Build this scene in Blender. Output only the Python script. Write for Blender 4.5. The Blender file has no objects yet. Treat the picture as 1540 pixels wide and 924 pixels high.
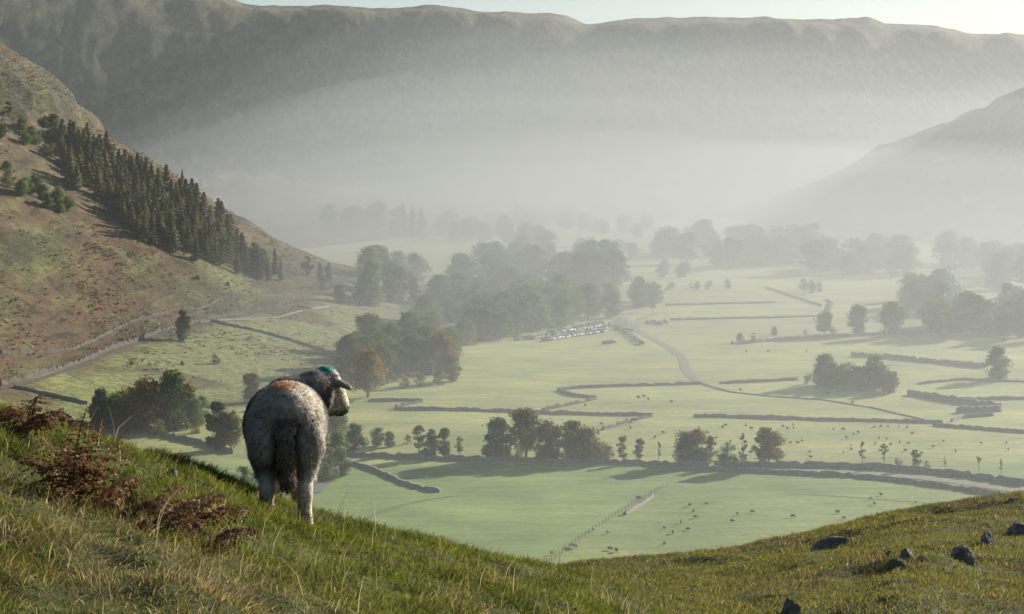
import bpy, bmesh, math, random
import numpy as np
from mathutils import Vector, Matrix
R = math.radians
C = bpy.context.scene.collection
S = bpy.context.scene

# ------------------------------------------------------------------ camera
F, CX, HZ, EYE = 2685.0, 770.0, 230.0, 90.0      # focal length in photo pixels, centre column, horizon row, eye height
cd = bpy.data.cameras.new('camera'); cam = bpy.data.objects.new('camera', cd); C.objects.link(cam)
cd.sensor_width = 36.0; cd.lens = F / 1540 * 36.0; cd.shift_y = -(462 - HZ) / 1540
cd.clip_start = 0.1; cd.clip_end = 20000
cam.location = (0, 0, EYE); cam.rotation_euler = (R(90), 0, 0)
S.camera = cam

# ------------------------------------------------------------------ sky, sun, exposure
SUN_AZ, SUN_EL = 47.0, 17.6                      # degrees clockwise from +Y, degrees above the horizon
w = bpy.data.worlds.new('World'); S.world = w; w.use_nodes = True
nt = w.node_tree; nt.nodes.clear()
sky = nt.nodes.new('ShaderNodeTexSky'); sky.sky_type = 'NISHITA'; sky.sun_disc = False
sky.sun_elevation = R(SUN_EL); sky.sun_rotation = R(SUN_AZ)
sky.altitude = 2000; sky.air_density = 1.1; sky.dust_density = 3.0; sky.ozone_density = 1.0
bg = nt.nodes.new('ShaderNodeBackground'); bg.inputs['Strength'].default_value = 0.05
ow = nt.nodes.new('ShaderNodeOutputWorld')
nt.links.new(sky.outputs[0], bg.inputs[0]); nt.links.new(bg.outputs[0], ow.inputs[0])
sd = bpy.data.lights.new('sun', 'SUN'); sun = bpy.data.objects.new('sun', sd); C.objects.link(sun)
sd.energy = 5.0; sd.angle = R(0.5); sd.color = (1.0, 0.92, 0.80)
_d = Vector((math.sin(R(SUN_AZ)) * math.cos(R(SUN_EL)), math.cos(R(SUN_AZ)) * math.cos(R(SUN_EL)), math.sin(R(SUN_EL))))
sun.rotation_euler = (-_d).to_track_quat('-Z', 'Y').to_euler()
sun.location = _d * 600
S.view_settings.view_transform = 'Standard'; S.view_settings.look = 'None'
S.view_settings.gamma = 1.0; S.view_settings.exposure = 1.10
S.cycles.use_denoising = True
S.cycles.max_bounces = 6; S.cycles.diffuse_bounces = 3; S.cycles.glossy_bounces = 2
S.cycles.transmission_bounces = 4; S.cycles.volume_bounces = 2; S.cycles.transparent_max_bounces = 64
S.cycles.caustics_reflective = False; S.cycles.caustics_refractive = False

# ------------------------------------------------------------------ helpers
rng = np.random.default_rng(7)
random.seed(7)

def tag(o, label=None, cat=None, group=None, kind=None):
    if label: o['label'] = label
    if cat: o['category'] = cat
    if group: o['group'] = group
    if kind: o['kind'] = kind
    return o

def empty(name, loc=(0, 0, 0), rz=0.0):
    o = bpy.data.objects.new(name, None); C.objects.link(o)
    o.location = loc; o.rotation_euler = (0, 0, rz); o.empty_display_size = 0.2
    return o

def link(name, me, parent=None, loc=None):
    o = bpy.data.objects.new(name, me); C.objects.link(o)
    if parent: o.parent = parent
    if loc is not None: o.location = loc
    return o

def mesh_np(name, V, quads=None, tris=None, mat=None, col=None, smooth=False):
    """a mesh from numpy arrays of vertices, quads and triangles, with an optional colour per vertex"""
    me = bpy.data.meshes.new(name)
    V = np.asarray(V, np.float32).reshape(-1, 3)
    nq = 0 if quads is None else len(quads); ntv = 0 if tris is None else len(tris)
    me.vertices.add(len(V)); me.vertices.foreach_set('co', V.ravel())
    idx = []
    if nq: idx.append(np.asarray(quads, np.int32).ravel())
    if ntv: idx.append(np.asarray(tris, np.int32).ravel())
    idx = np.concatenate(idx)
    me.loops.add(len(idx)); me.loops.foreach_set('vertex_index', idx)
    st = np.concatenate([np.arange(nq, dtype=np.int32) * 4, nq * 4 + np.arange(ntv, dtype=np.int32) * 3])
    me.polygons.add(nq + ntv); me.polygons.foreach_set('loop_start', st)
    if smooth: me.polygons.foreach_set('use_smooth', np.ones(nq + ntv, bool))
    me.update(calc_edges=True)
    if col is not None:
        a = me.color_attributes.new('Col', 'FLOAT_COLOR', 'POINT')
        c = np.ones((len(V), 4), np.float32); c[:, :3] = col
        a.data.foreach_set('color', c.ravel())
    if mat is not None:
        for m in (mat if isinstance(mat, (list, tuple)) else [mat]): me.materials.append(m)
    return me

def bm_mesh(name, bm, mat, smooth=False):
    me = bpy.data.meshes.new(name)
    if smooth:
        for f in bm.faces: f.smooth = True
    bm.to_mesh(me); bm.free()
    for m in (mat if isinstance(mat, (list, tuple)) else [mat]): me.materials.append(m)
    return me

def ss(a, b, x):
    t = np.clip((x - a) / (b - a), 0, 1); return t * t * (3 - 2 * t)

def _hash(ix, iy, seed):
    h = (ix.astype(np.int64) * 374761393 + iy.astype(np.int64) * 668265263 + seed * 1442695041) & 0xffffffff
    h = ((h ^ (h >> 13)) * 1274126177) & 0xffffffff
    h = (h ^ (h >> 16)) & 0xffffffff
    return h / 4294967295.0

def vnoise(x, y, seed=0):
    x = np.asarray(x, float); y = np.asarray(y, float)
    ix = np.floor(x); iy = np.floor(y); fx = x - ix; fy = y - iy
    fx = fx ** 3 * (fx * (fx * 6 - 15) + 10); fy = fy ** 3 * (fy * (fy * 6 - 15) + 10)
    a = _hash(ix, iy, seed); b = _hash(ix + 1, iy, seed); c = _hash(ix, iy + 1, seed); d = _hash(ix + 1, iy + 1, seed)
    return (a + (b - a) * fx) * (1 - fy) + (c + (d - c) * fx) * fy

def fbm(x, y, seed=0, octv=4, gain=0.5):
    s = 0.0; a = 1.0; n = 0.0
    for k in range(octv):
        s = s + a * (vnoise(x, y, seed + k * 17) * 2 - 1); n += a
        x = x * 2.03 + 11.3; y = y * 2.03 + 5.7; a *= gain
    return s / n

def ridged(x, y, seed=0, octv=4):
    s = 0.0; a = 1.0; n = 0.0
    for k in range(octv):
        s = s + a * (1 - np.abs(vnoise(x, y, seed + k * 13) * 2 - 1)); n += a
        x = x * 2.1 + 3.3; y = y * 2.1 + 9.1; a *= 0.5
    return s / n

# ------------------------------------------------------------------ materials
def new_mat(name):
    m = bpy.data.materials.new(name); m.use_nodes = True
    t = m.node_tree; p = t.nodes['Principled BSDF']; p.inputs['Roughness'].default_value = 0.9
    p.inputs['Specular IOR Level'].default_value = 0.2
    return m, t, p

def node(t, typ, **kw):
    n = t.nodes.new(typ)
    for k, v in kw.items(): setattr(n, k, v)
    return n

def noise_node(t, scale, detail=6, rough=0.6, stretch=None, rot=(0, 0, 0), dist=0.0):
    tc = node(t, 'ShaderNodeTexCoord'); mp = node(t, 'ShaderNodeMapping')
    t.links.new(tc.outputs['Object'], mp.inputs[0])
    if stretch: mp.inputs['Scale'].default_value = stretch
    mp.inputs['Rotation'].default_value = rot
    n = node(t, 'ShaderNodeTexNoise'); n.inputs['Scale'].default_value = scale
    n.inputs['Detail'].default_value = detail; n.inputs['Roughness'].default_value = rough; n.inputs['Distortion'].default_value = dist
    t.links.new(mp.outputs[0], n.inputs['Vector'])
    return n.outputs['Fac']

def ramp(t, fac, stops):
    r = node(t, 'ShaderNodeValToRGB'); e = r.color_ramp.elements
    while len(e) < len(stops): e.new(0.5)
    for k, (p, c) in enumerate(stops): e[k].position = p; e[k].color = (*c, 1)
    t.links.new(fac, r.inputs[0]); return r.outputs[0]

def mix(t, fac, a, b, mode='MIX'):
    n = node(t, 'ShaderNodeMix', data_type='RGBA', blend_type=mode)
    if isinstance(fac, (int, float)): n.inputs[0].default_value = fac
    else: t.links.new(fac, n.inputs[0])
    for s, i in ((a, 6), (b, 7)):
        if isinstance(s, tuple): n.inputs[i].default_value = (*s, 1)
        else: t.links.new(s, n.inputs[i])
    return n.outputs[2]

def sheen(p, wt, tint, rough=0.45):
    """the bright bloom of dewy grass seen against a low sun"""
    p.inputs['Sheen Weight'].default_value = wt; p.inputs['Sheen Roughness'].default_value = rough; p.inputs['Sheen Tint'].default_value = (*tint, 1)

def bump(t, p, h, strength, dist):
    b = node(t, 'ShaderNodeBump'); b.inputs['Strength'].default_value = strength; b.inputs['Distance'].default_value = dist
    t.links.new(h, b.inputs['Height']); t.links.new(b.outputs[0], p.inputs['Normal'])

def attr_col(t, name='Col'):
    return node(t, 'ShaderNodeVertexColor', layer_name=name).outputs[0]

def plain(name, c, rough=0.8, metallic=0.0, var=0.25, scale=3.0, spec=0.3):
    m, t, p = new_mat(name)
    n = noise_node(t, scale, 5)
    col = ramp(t, n, [(0.3, tuple(x * (1 - var) for x in c)), (0.7, tuple(min(1, x * (1 + var)) for x in c))])
    t.links.new(col, p.inputs['Base Color'])
    p.inputs['Roughness'].default_value = rough; p.inputs['Metallic'].default_value = metallic; p.inputs['Specular IOR Level'].default_value = spec
    return m

def leafy(name, tint=(1, 1, 1), trans=0.3, rough=0.7, spec=0.15):
    """thin plant matter: the colour is the one stored per vertex times a tint, with some light let through"""
    m, t, p = new_mat(name)
    c = attr_col(t); c = mix(t, 1.0, c, tint, 'MULTIPLY')
    oi = node(t, 'ShaderNodeObjectInfo'); mr = node(t, 'ShaderNodeMapRange')
    mr.inputs[3].default_value = 0.8; mr.inputs[4].default_value = 1.2
    t.links.new(oi.outputs['Random'], mr.inputs[0])
    hs = node(t, 'ShaderNodeHueSaturation'); t.links.new(mr.outputs[0], hs.inputs['Value']); t.links.new(c, hs.inputs['Color'])
    c = hs.outputs[0]
    t.links.new(c, p.inputs['Base Color']); p.inputs['Roughness'].default_value = rough; p.inputs['Specular IOR Level'].default_value = spec
    tr = node(t, 'ShaderNodeBsdfTranslucent'); t.links.new(c, tr.inputs[0])
    ms = node(t, 'ShaderNodeMixShader'); ms.inputs[0].default_value = trans
    t.links.new(p.outputs[0], ms.inputs[1]); t.links.new(tr.outputs[0], ms.inputs[2])
    t.links.new(ms.outputs[0], t.nodes['Material Output'].inputs[0])
    return m

def volume_mat(name, color, density, aniso):
    m = bpy.data.materials.new(name); m.use_nodes = True; t = m.node_tree; t.nodes.clear()
    v = t.nodes.new('ShaderNodeVolumePrincipled'); o = t.nodes.new('ShaderNodeOutputMaterial')
    v.inputs['Color'].default_value = (*color, 1); v.inputs['Density'].default_value = density; v.inputs['Anisotropy'].default_value = aniso
    t.links.new(v.outputs[0], o.inputs['Volume'])
    m.cycles.homogeneous_volume = True
    return m

# ------------------------------------------------------------------ the lie of the land (x to the right, y ahead, z up, metres)
def PX(u): return CX + F * u
_cp = np.array([-1200, -700, -300, 0, 60, 130, 200, 250, 300, 340, 385, 430, 470, 520, 560, 600, 650, 700, 760, 820, 870, 920, 960, 1000, 1150, 1300, 1600, 2400.])
_cr = np.array([330, 440, 555, 636, 650, 670, 686, 696, 715, 732, 754, 770, 782, 791, 799, 809, 821, 833, 850, 859, 871, 890, 909, 933, 1018, 1090, 1240, 1500.])
_cD = np.array([6, 6.5, 7, 7.6, 7.8, 8, 8.2, 8.4, 8.6, 8.8, 9, 9.2, 9.4, 9.5, 9.6, 9.7, 9.8, 9.8, 9.9, 10, 10.1, 10.2, 10.3, 10.5, 10.8, 11, 11.5, 12])
_cs = np.interp(_cp, [0, 430, 700, 1000, 1600], [-0.04, 0.10, 0.13, 0.15, 0.15])
_kp = np.array([300, 600, 860, 900, 1000, 1080, 1170, 1230, 1290, 1350, 1400, 1460, 1540, 1700, 2400.])
_kr = np.array([960, 900, 856, 850, 843, 837, 820, 805, 790, 773, 767, 763, 755, 742, 700.])
_kD = np.array([34, 35, 36, 36.5, 37, 38, 39, 40, 40.5, 41, 41, 41.5, 42, 43, 45.])
_ks = np.interp(_kp, [860, 1540], [0.185, 0.115])

def _brow(px, D, P, RW, DC, SL, k, smax):
    Dc = np.interp(px, P, DC); row = np.interp(px, P, RW); s = np.interp(px, P, SL)
    zc = EYE - (row - HZ) / F * Dc
    d = np.maximum(D - Dc, 0); d1 = (smax - s) / k
    past = np.where(d < d1, s * d + 0.5 * k * d * d, s * d1 + 0.5 * k * d1 * d1 + smax * (d - d1))
    return np.where(D < Dc, zc + s * (Dc - D), zc - past)

def h_near(x, y):
    D = np.maximum(y, 0.5); px = PX(x / D)
    a = _brow(px, D, _cp, _cr, _cD, _cs, 0.30, 0.62)
    a = a + 0.05 * fbm(x * 1.7, y * 1.7, 3, 3) + 0.035 * fbm(x * 4.2, y * 4.2, 5, 2) * ss(3, 6, D)
    b = _brow(px, D, _kp, _kr, _kD, _ks, 0.03, 0.6)
    b = b + 0.28 * fbm(x * 0.22, y * 0.22, 9, 3) + 0.12 * fbm(x * 0.9, y * 0.9, 21, 3) - np.maximum(0, 14 - D) * 1.0
    k = 0.25; m = np.maximum(a, b)
    return m + k * np.log1p(np.exp(-np.abs(a - b) / k)) * ss(12, 16, D)

def h_valley(x, y):
    return 0.35 * fbm(x / 70, y / 70, 40, 3) + 0.15 * fbm(x / 14, y / 14, 44, 2)

_xwD = [200, 300, 450, 600, 760, 900, 1100, 1200, 1350, 1600, 2200, 4000]
_xwX = [-262, -238, -205, -172, -150, -110, -94, -104, -170, -330, -700, -1900]
def x_wall(y): return np.interp(y, _xwD, _xwX)
def h_fell(x, y):
    t = x_wall(y) - x
    wd = np.interp(y, [400, 590, 710, 850, 1100, 1300], [42, 46, 85, 62, 42, 36])
    low = 13 * (1 + t / wd)
    low = np.where(low < 4, 4 - 6 * (1 - np.exp((low - 4) / 6)), low)
    tp = np.maximum(t, 0)
    rise = 0.585 * (np.sqrt(tp * tp + 18 ** 2) - 18)
    cap = 205.0; rise = np.where(rise > 120, 120 + (cap - 120) * (1 - np.exp(-(rise - 120) / (cap - 120))), rise)
    up = ss(5, 60, t)
    n = 5.5 * fbm(x / 85, y / 85, 60, 4) + 1.8 * fbm(x / 16, y / 16, 66, 3)
    crag = ss(60, 130, rise) * (9 * (ridged(x / 55, y / 70, 70, 4) - 0.55) + 3 * (ridged(x / 14, y / 18, 75, 3) - .5))
    cl = ss(262, 272, -x + 9 * fbm(y / 22, x / 40, 77, 3)) * ss(985, 1030, y) * (1 - ss(1150, 1190, y)) + 0.6 * ss(238, 245, -x + 8 * fbm(y / 18, x / 30, 78, 3)) * ss(1010, 1040, y) * (1 - ss(1090, 1130, y))
    crag = crag + 15 * cl
    low_n = 0.9 * fbm(x / 30, y / 30, 81, 3) * ss(-70, -5, t)
    return np.where(t > 0, 13 + rise, low) + up * n + crag + low_n

# the long mountain wall closing the valley: crest and foot by bearing
_mp = np.array([-1600, -900, -300, 0, 200, 330, 350, 366, 420, 480, 520, 560, 610, 650, 690, 720, 780, 830, 852, 866, 880, 920, 960, 1000, 1040, 1090, 1150, 1200, 1250, 1300, 1342, 1410, 1450, 1482, 1510, 1540, 1700, 2200, 3000.])
_mr = np.array([-330, -230, -130, -70, -35, -12, -4, 6, 9, 8, 7, 13, 9, 7, 12, 17, 20, 18, 22, 32, 38, 31, 26, 27, 24, 26, 24, 30, 30, 25, 36, 41, 50, 54, 48, 51, 66, 120, 180.])
_mD = np.interp(_mp, [-1600, 0, 400, 800, 1200, 1540, 3000], [3000, 3150, 3180, 3250, 3350, 3450, 3800])
_mB = np.interp(_mp, [-1600, 0, 300, 500, 700, 900, 1200, 1540, 3000], [1400, 1500, 1560, 1720, 2050, 2350, 2550, 2600, 2800])
_mf = np.arange(-1600, 3001, 4.0); _w = np.exp(-0.5 * (np.arange(-12, 13) * 4 / 13.0) ** 2); _w /= _w.sum()
_mrf = np.interp(_mf, _mp, _mr); _mrs = np.convolve(np.pad(_mrf, 12, mode='edge'), _w, 'valid')
_mrs = 0.6 * _mrs + 0.4 * _mrf + 1.2 * fbm(_mf / 17, _mf * 0, 93, 3)
def h_mtn(x, y):
    D = np.maximum(y, 1); px = PX(x / D)
    Dr = np.interp(px, _mp, _mD); Db = np.interp(px, _mp, _mB)
    zr = EYE - (np.interp(px, _mf, _mrs) - HZ) / F * Dr
    Ds = Dr - 1.5 * zr; Ds = np.maximum(Ds, Db + 60)                     # where the steep face begins
    t = np.where(D < Ds, 0.3 * (D - Db) / (Ds - Db), 0.3 + 0.7 * (D - Ds) / (Dr - Ds)); tc = np.clip(t, 0, 1.0)
    st = np.clip((D - Ds) / (Dr - Ds), 0, 1)
    zs = EYE - (np.interp(px, [-1600, -900, -300, 0, 330, 700, 1200, 1540, 3000], [-330, -230, -130, -70, 0, 16, 30, 50, 180.]) - HZ) / F * Dr
    face = st - 0.10 * np.sin(2 * np.pi * np.clip(st, 0, 1)) * 0.5
    prof = 0.10 * np.clip((D - Db) / (Ds - Db), 0, 1) + 0.90 * (face - 0.09 * ss(.78, 1, st)) / 0.91
    z = zs * prof + (zr - zs) * ss(.72, 1.0, st)
    beyond = np.maximum(D - Dr, 0); z = z - beyond * 0.08
    front = np.maximum(Db - D, 0); z = z - front * 0.05
    body = ss(0.05, 0.3, tc) * (1 - ss(0.86, 1.0, t))
    a = x * 0.86 + y * 0.42; b = y * 0.86 - x * 0.42          # gullies run down to the right
    gul = ridged(a / 210 + 0.25 * fbm(x / 300, y / 300, 88, 2), b / 1100, 90, 4) - 0.55
    n = 11 * gul + 6 * fbm(a / 95, b / 230, 95, 4) + 3 * fbm(a / 26, b / 60, 99, 3)
    top = ss(0.86, 0.97, t) * (1 - ss(1.1, 1.3, t)) * (3.5 * fbm(x / 60, y / 200, 101, 3))
    # lower terrace on the left with sunlit ledges
    led = np.exp(-((px - (330 + (t - 0.3) * -400)) / 170.0) ** 2) * np.exp(-((t - 0.34) / 0.16) ** 2)
    n = n + led * (26 + 16 * fbm(x / 45, y / 70, 111, 3))
    return z + body * n + top

_hp = np.array([1000, 1130, 1170, 1200, 1240, 1265, 1290, 1305, 1322, 1345, 1370, 1400, 1430, 1460, 1485, 1500, 1540, 1700, 2100, 3200.])
_hr = np.array([345, 303, 292, 283, 267, 256, 242, 230, 217, 213, 203, 191, 181, 166, 159, 147, 131, 112, 175, 215.])
_hD = np.interp(_hp, [1000, 1130, 1540, 2100, 3200], [2750, 2600, 2150, 2000, 1900])
_hB = np.interp(_hp, [1000, 1130, 1300, 1540, 2100, 3200], [2700, 2350, 1900, 1620, 1450, 1350])
def h_hill(x, y):
    D = np.maximum(y, 1); px = PX(x / D)
    Dr = np.interp(px, _hp, _hD); Db = np.interp(px, _hp, _hB)
    zr = EYE - (np.interp(px, _hp, _hr) - HZ) / F * Dr
    t = (D - Db) / (Dr - Db); tc = np.clip(t, 0, 1)
    z = zr * tc ** 1.25
    z = z - np.maximum(D - Dr, 0) * 0.35 - np.maximum(-t, 0) * (Dr - Db) * 0.06
    body = ss(0.1, 0.5, tc) * (1 - ss(0.85, 1.0, t)) * ss(1050, 1250, px)
    return z + body * (10 * fbm(x / 70, y / 90, 120, 4)) + ss(.8, 1, t) * (1 - ss(1.05, 1.2, t)) * 2.0 * fbm(x / 9, y / 40, 127, 3) * ss(1080, 1300, px)

def ground(x, y):
    return np.maximum.reduce([h_valley(x, y), h_fell(x, y), h_mtn(x, y), h_hill(x, y)])

_Dv = np.geomspace(230, 4800, 5000); _Dn = np.geomspace(2.5, 70, 3000)
def hit(px, row, near=False):
    """the point of the land that lies in the direction of a photo pixel"""
    D = _Dn if near else _Dv
    u = (px - CX) / F; g = h_near(u * D, D) if near else ground(u * D, D)
    zr = EYE - (row - HZ) / F * D
    k = np.argmax(g >= zr)
    if not (g >= zr).any(): k = len(D) - 1
    d = D[k]; return Vector((u * d, d, g[k]))

def fan(name, hf, us, Ds, mat, keep=None, colf=None):
    U, DD = np.meshgrid(us, Ds); X = U * DD; Y = DD
    Z = hf(X, Y); n, m = Z.shape
    V = np.stack([X, Y, Z], -1).reshape(-1, 3)
    i = np.arange(n * m).reshape(n, m)
    Q = np.stack([i[:-1, :-1], i[:-1, 1:], i[1:, 1:], i[1:, :-1]], -1).reshape(-1, 4)
    if keep is not None:
        k = keep(X, Y, Z).reshape(-1); Q = Q[k[Q].any(1)]
        used = np.unique(Q); remap = -np.ones(n * m, np.int64); remap[used] = np.arange(len(used))
        Q = remap[Q]; V = V[used]
    col = colf(V[:, 0], V[:, 1], V[:, 2]) if colf else None
    return link(name, mesh_np(name, V, Q, mat=mat, col=col, smooth=True))
HAZE_D = 0.00008
_tops = [15, 30, 45, 60, 75, 92, 110, 130, 155, 185, 220, 260, 305]
MIST = []                    # nested sheets of mist, thinning upwards like real valley air
for _k, _h in enumerate(_tops):
    _lo = _tops[_k - 1] if _k else 0
    MIST.append((_h, 60 + 31 * _k, 340 + 25 * _k, 0.00190 * (math.exp(-_lo / 100) - math.exp(-_h / 100)), 260))
# ------------------------------------------------------------------ setting: ground materials
def m_pasture():
    m, t, p = new_mat('pasture')
    c = attr_col(t)
    a = noise_node(t, 0.035, 7, 0.62)
    b = noise_node(t, 0.5, 5, 0.7)
    c = mix(t, 1.0, c, ramp(t, a, [(0.32, (0.66, 0.74, 0.68)), (0.5, (1, 1, 1)), (0.68, (1.34, 1.2, 1.05))]), 'MULTIPLY')
    c = mix(t, 1.0, c, ramp(t, b, [(0.3, (0.75, 0.78, 0.72)), (0.7, (1.22, 1.2, 1.15))]), 'MULTIPLY')
    s = noise_node(t, 0.11, 5, 0.65, stretch=(0.35, 2.2, 1), rot=(0, 0, R(20)))
    c = mix(t, 1.0, c, ramp(t, s, [(0.36, (0.78, 0.83, 0.78)), (0.6, (1.12, 1.08, 1.02))]), 'MULTIPLY')
    t.links.new(c, p.inputs['Base Color']); bump(t, p, b, 0.35, 0.5); sheen(p, 0.09, (0.95, 1.0, 0.62))
    return m

def m_fell():
    m, t, p = new_mat('fell_grass_and_bracken')
    rt = (0, 0, R(-16))
    big = noise_node(t, 0.012, 8, 0.62, stretch=(1.6, 0.7, 1.6), rot=rt, dist=0.6)
    med = noise_node(t, 0.05, 8, 0.7, stretch=(2.2, 0.6, 2.2), rot=rt, dist=0.4)
    fine = noise_node(t, 0.30, 8, 0.8)
    c = ramp(t, big, [(0.34, (0.05, 0.055, 0.02)), (0.45, (0.085, 0.078, 0.03)), (0.52, (0.12, 0.072, 0.036)), (0.62, (0.15, 0.085, 0.044)), (0.72, (0.08, 0.068, 0.028))])
    c = mix(t, ramp(t, med, [(0.53, (0, 0, 0)), (0.60, (1, 1, 1))]), c, (0.15, 0.14, 0.055))
    c = mix(t, ramp(t, med, [(0.38, (1, 1, 1)), (0.45, (0, 0, 0))]), c, (0.034, 0.034, 0.016))
    low = node(t, 'ShaderNodeNewGeometry'); sx = node(t, 'ShaderNodeSeparateXYZ'); t.links.new(low.outputs['Position'], sx.inputs[0])
    att = attr_col(t)
    sa = node(t, 'ShaderNodeSeparateColor'); t.links.new(att, sa.inputs[0])
    c = mix(t, sa.outputs[0], c, mix(t, fine, (0.235, 0.265, 0.085), (0.345, 0.36, 0.14)))           # intake fields below the wall
    rock = noise_node(t, 0.09, 8, 0.72, stretch=(1.3, 1.0, 0.5))
    rk = mix(t, 1.0, ramp(t, rock, [(0.50, (0, 0, 0)), (0.60, (1, 1, 1))]), sa.outputs[1], 'MULTIPLY')
    c = mix(t, rk, c, mix(t, fine, (0.04, 0.04, 0.034), (0.105, 0.10, 0.088)))
    c = mix(t, 1.0, c, ramp(t, fine, [(0.36, (0.45, 0.48, 0.46)), (0.5, (0.95, .95, .95)), (0.64, (1.6, 1.5, 1.4))]), 'MULTIPLY')
    t.links.new(c, p.inputs['Base Color']); bump(t, p, fine, 0.9, 2.2); sheen(p, 0.1, (1.0, 0.95, 0.65))
    return m

def m_mountain(name, rust=0.5):
    m, t, p = new_mat(name)
    big = noise_node(t, 0.004, 9, 0.66, stretch=(1.0, 1.0, 1.8), dist=0.5)
    med = noise_node(t, 0.02, 9, 0.72, stretch=(1.6, 0.8, 1.0), rot=(0, 0, R(30)))
    fine = noise_node(t, 0.05, 9, 0.78, stretch=(1.7, 0.7, 0.8), rot=(0, R(-35), R(25)), dist=.5)
    c = ramp(t, big, [(0.32, (0.028, 0.042, 0.022)), (0.46, (0.055, 0.066, 0.034)), (0.56, (0.072, 0.07, 0.045)), (0.7, (0.085, 0.098, 0.055))])
    c = mix(t, ramp(t, med, [(0.44, (0, 0, 0)), (0.6, (1, 1, 1))]), c, (0.14, 0.13, 0.06))
    c = mix(t, ramp(t, med, [(0.30, (1, 1, 1)), (0.42, (0, 0, 0))]), c, (0.025, 0.03, 0.018))
    c = mix(t, 1.0, c, ramp(t, fine, [(0.38, (0.38, 0.42, 0.42)), (0.5, (1, 1, 1)), (0.62, (1.7, 1.62, 1.5))]), 'MULTIPLY')  # diagonal streaks paint gully shade into the colour
    t.links.new(c, p.inputs['Base Color']); bump(t, p, fine, 0.5, 7.0)
    return m

def m_turf():
    m, t, p = new_mat('hill_turf')
    a = noise_node(t, 0.9, 7, 0.68); b = noise_node(t, 14, 6, 0.75)
    c = ramp(t, a, [(0.33, (0.030, 0.026, 0.013)), (0.45, (0.045, 0.052, 0.015)), (0.55, (0.062, 0.075, 0.02)), (0.68, (0.085, 0.07, 0.03))])
    c = mix(t, 1.0, c, ramp(t, b, [(0.3, (0.45, 0.45, 0.45)), (0.7, (1.5, 1.5, 1.4))]), 'MULTIPLY')
    t.links.new(c, p.inputs['Base Color']); bump(t, p, b, 0.9, 0.03)
    return m

FOV = np.linspace(-0.62, 0.62, 560)
def pasture_col(x, y, z):
    px = PX(x / y); row = HZ + (EYE - z) / y * F
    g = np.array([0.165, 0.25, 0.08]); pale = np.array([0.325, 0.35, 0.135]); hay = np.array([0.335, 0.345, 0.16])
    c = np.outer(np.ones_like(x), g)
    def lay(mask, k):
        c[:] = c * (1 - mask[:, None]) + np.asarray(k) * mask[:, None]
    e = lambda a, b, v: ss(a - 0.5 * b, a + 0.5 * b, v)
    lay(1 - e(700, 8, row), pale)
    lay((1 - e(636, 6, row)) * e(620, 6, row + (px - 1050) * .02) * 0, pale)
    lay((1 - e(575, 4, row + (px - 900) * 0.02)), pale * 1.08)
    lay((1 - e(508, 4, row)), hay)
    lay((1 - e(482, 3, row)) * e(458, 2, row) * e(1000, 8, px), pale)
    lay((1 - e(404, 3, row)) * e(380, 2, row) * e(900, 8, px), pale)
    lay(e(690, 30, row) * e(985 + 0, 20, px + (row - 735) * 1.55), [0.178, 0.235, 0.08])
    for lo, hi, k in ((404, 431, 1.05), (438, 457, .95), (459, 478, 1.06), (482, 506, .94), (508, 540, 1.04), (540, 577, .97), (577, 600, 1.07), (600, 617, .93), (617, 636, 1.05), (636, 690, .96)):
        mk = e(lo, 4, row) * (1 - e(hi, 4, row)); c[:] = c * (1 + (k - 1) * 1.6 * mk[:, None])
    n = fbm(x / 55, y / 30, 201, 3)[:, None]
    return c * (1 + 0.18 * n)
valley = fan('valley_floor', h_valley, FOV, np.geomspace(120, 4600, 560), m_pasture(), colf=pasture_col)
tag(valley, kind='structure')

def fell_col(x, y, z):
    t = x_wall(y) - x
    n = fbm(x / 25, y / 25, 301, 3)
    field = 1 - ss(-16, 4, t + 14 * n)
    rough = ss(0.1, 0.35, fbm(x / 60, y / 35, 305, 3)) * 0.75
    above = ss(0.05, 0.4, fbm(x / 40 + y / 200, y / 130, 311, 3)) * (1 - ss(20, 95, t)) * 0.55
    rock = ss(45, 95, z) * 0.9 + 1.5 * ((-x > 225) & (y > 980) & (y < 1200))
    return np.stack([np.clip(field * (1 - rough) + above * (t > 0), 0, 1), rock + 0.12, np.zeros_like(x)], -1)
fell = fan('fellside_hill', h_fell, np.linspace(-0.62, 0.02, 620), np.geomspace(230, 2600, 760), m_fell(), keep=lambda X, Y, Z: Z > h_valley(X, Y) - 0.7, colf=fell_col)
tag(fell, kind='structure')
mtn = fan('mountain', h_mtn, np.linspace(-0.62, 0.62, 700), np.geomspace(1050, 4600, 420), m_mountain('mountain_grass_and_rock'), keep=lambda X, Y, Z: Z > h_valley(X, Y) - 1.5)
tag(mtn, kind='structure')
# bracken, heather and rushes roughening the open fellside
_r = np.random.default_rng(55); _n = 22000
_y = np.sqrt(_r.uniform(430 ** 2, 1300 ** 2, _n)); _x = _r.uniform(-.34, -.08, _n) * _y
_t = x_wall(_y) - _x; _k = (_t > np.where(_r.random(_n) < .5, 3, -75)) & (fbm(_x / 30 + _y / 90, _y / 70, 341, 3) + .5 * fbm(_x / 9, _y / 12, 345, 2) + _r.normal(size=_n) * .22 > .06); _x, _y = _x[_k], _y[_k]; _n = len(_x)
_z = h_fell(_x, _y)
UNDER = None
rhill = fan('hill', h_hill, np.linspace(0.05, 0.62, 420), np.geomspace(1300, 3100, 260), m_mountain('hill_grass_and_bracken', 0.8), keep=lambda X, Y, Z: Z > h_valley(X, Y) - 1.5)
tag(rhill, kind='structure')
hillside = fan('grassy_hillside_terrain', h_near, np.linspace(-0.75, 0.75, 620), np.geomspace(1.5, 330, 820), m_turf(), keep=lambda X, Y, Z: Z > -3.0)
tag(hillside, kind='structure')

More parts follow.
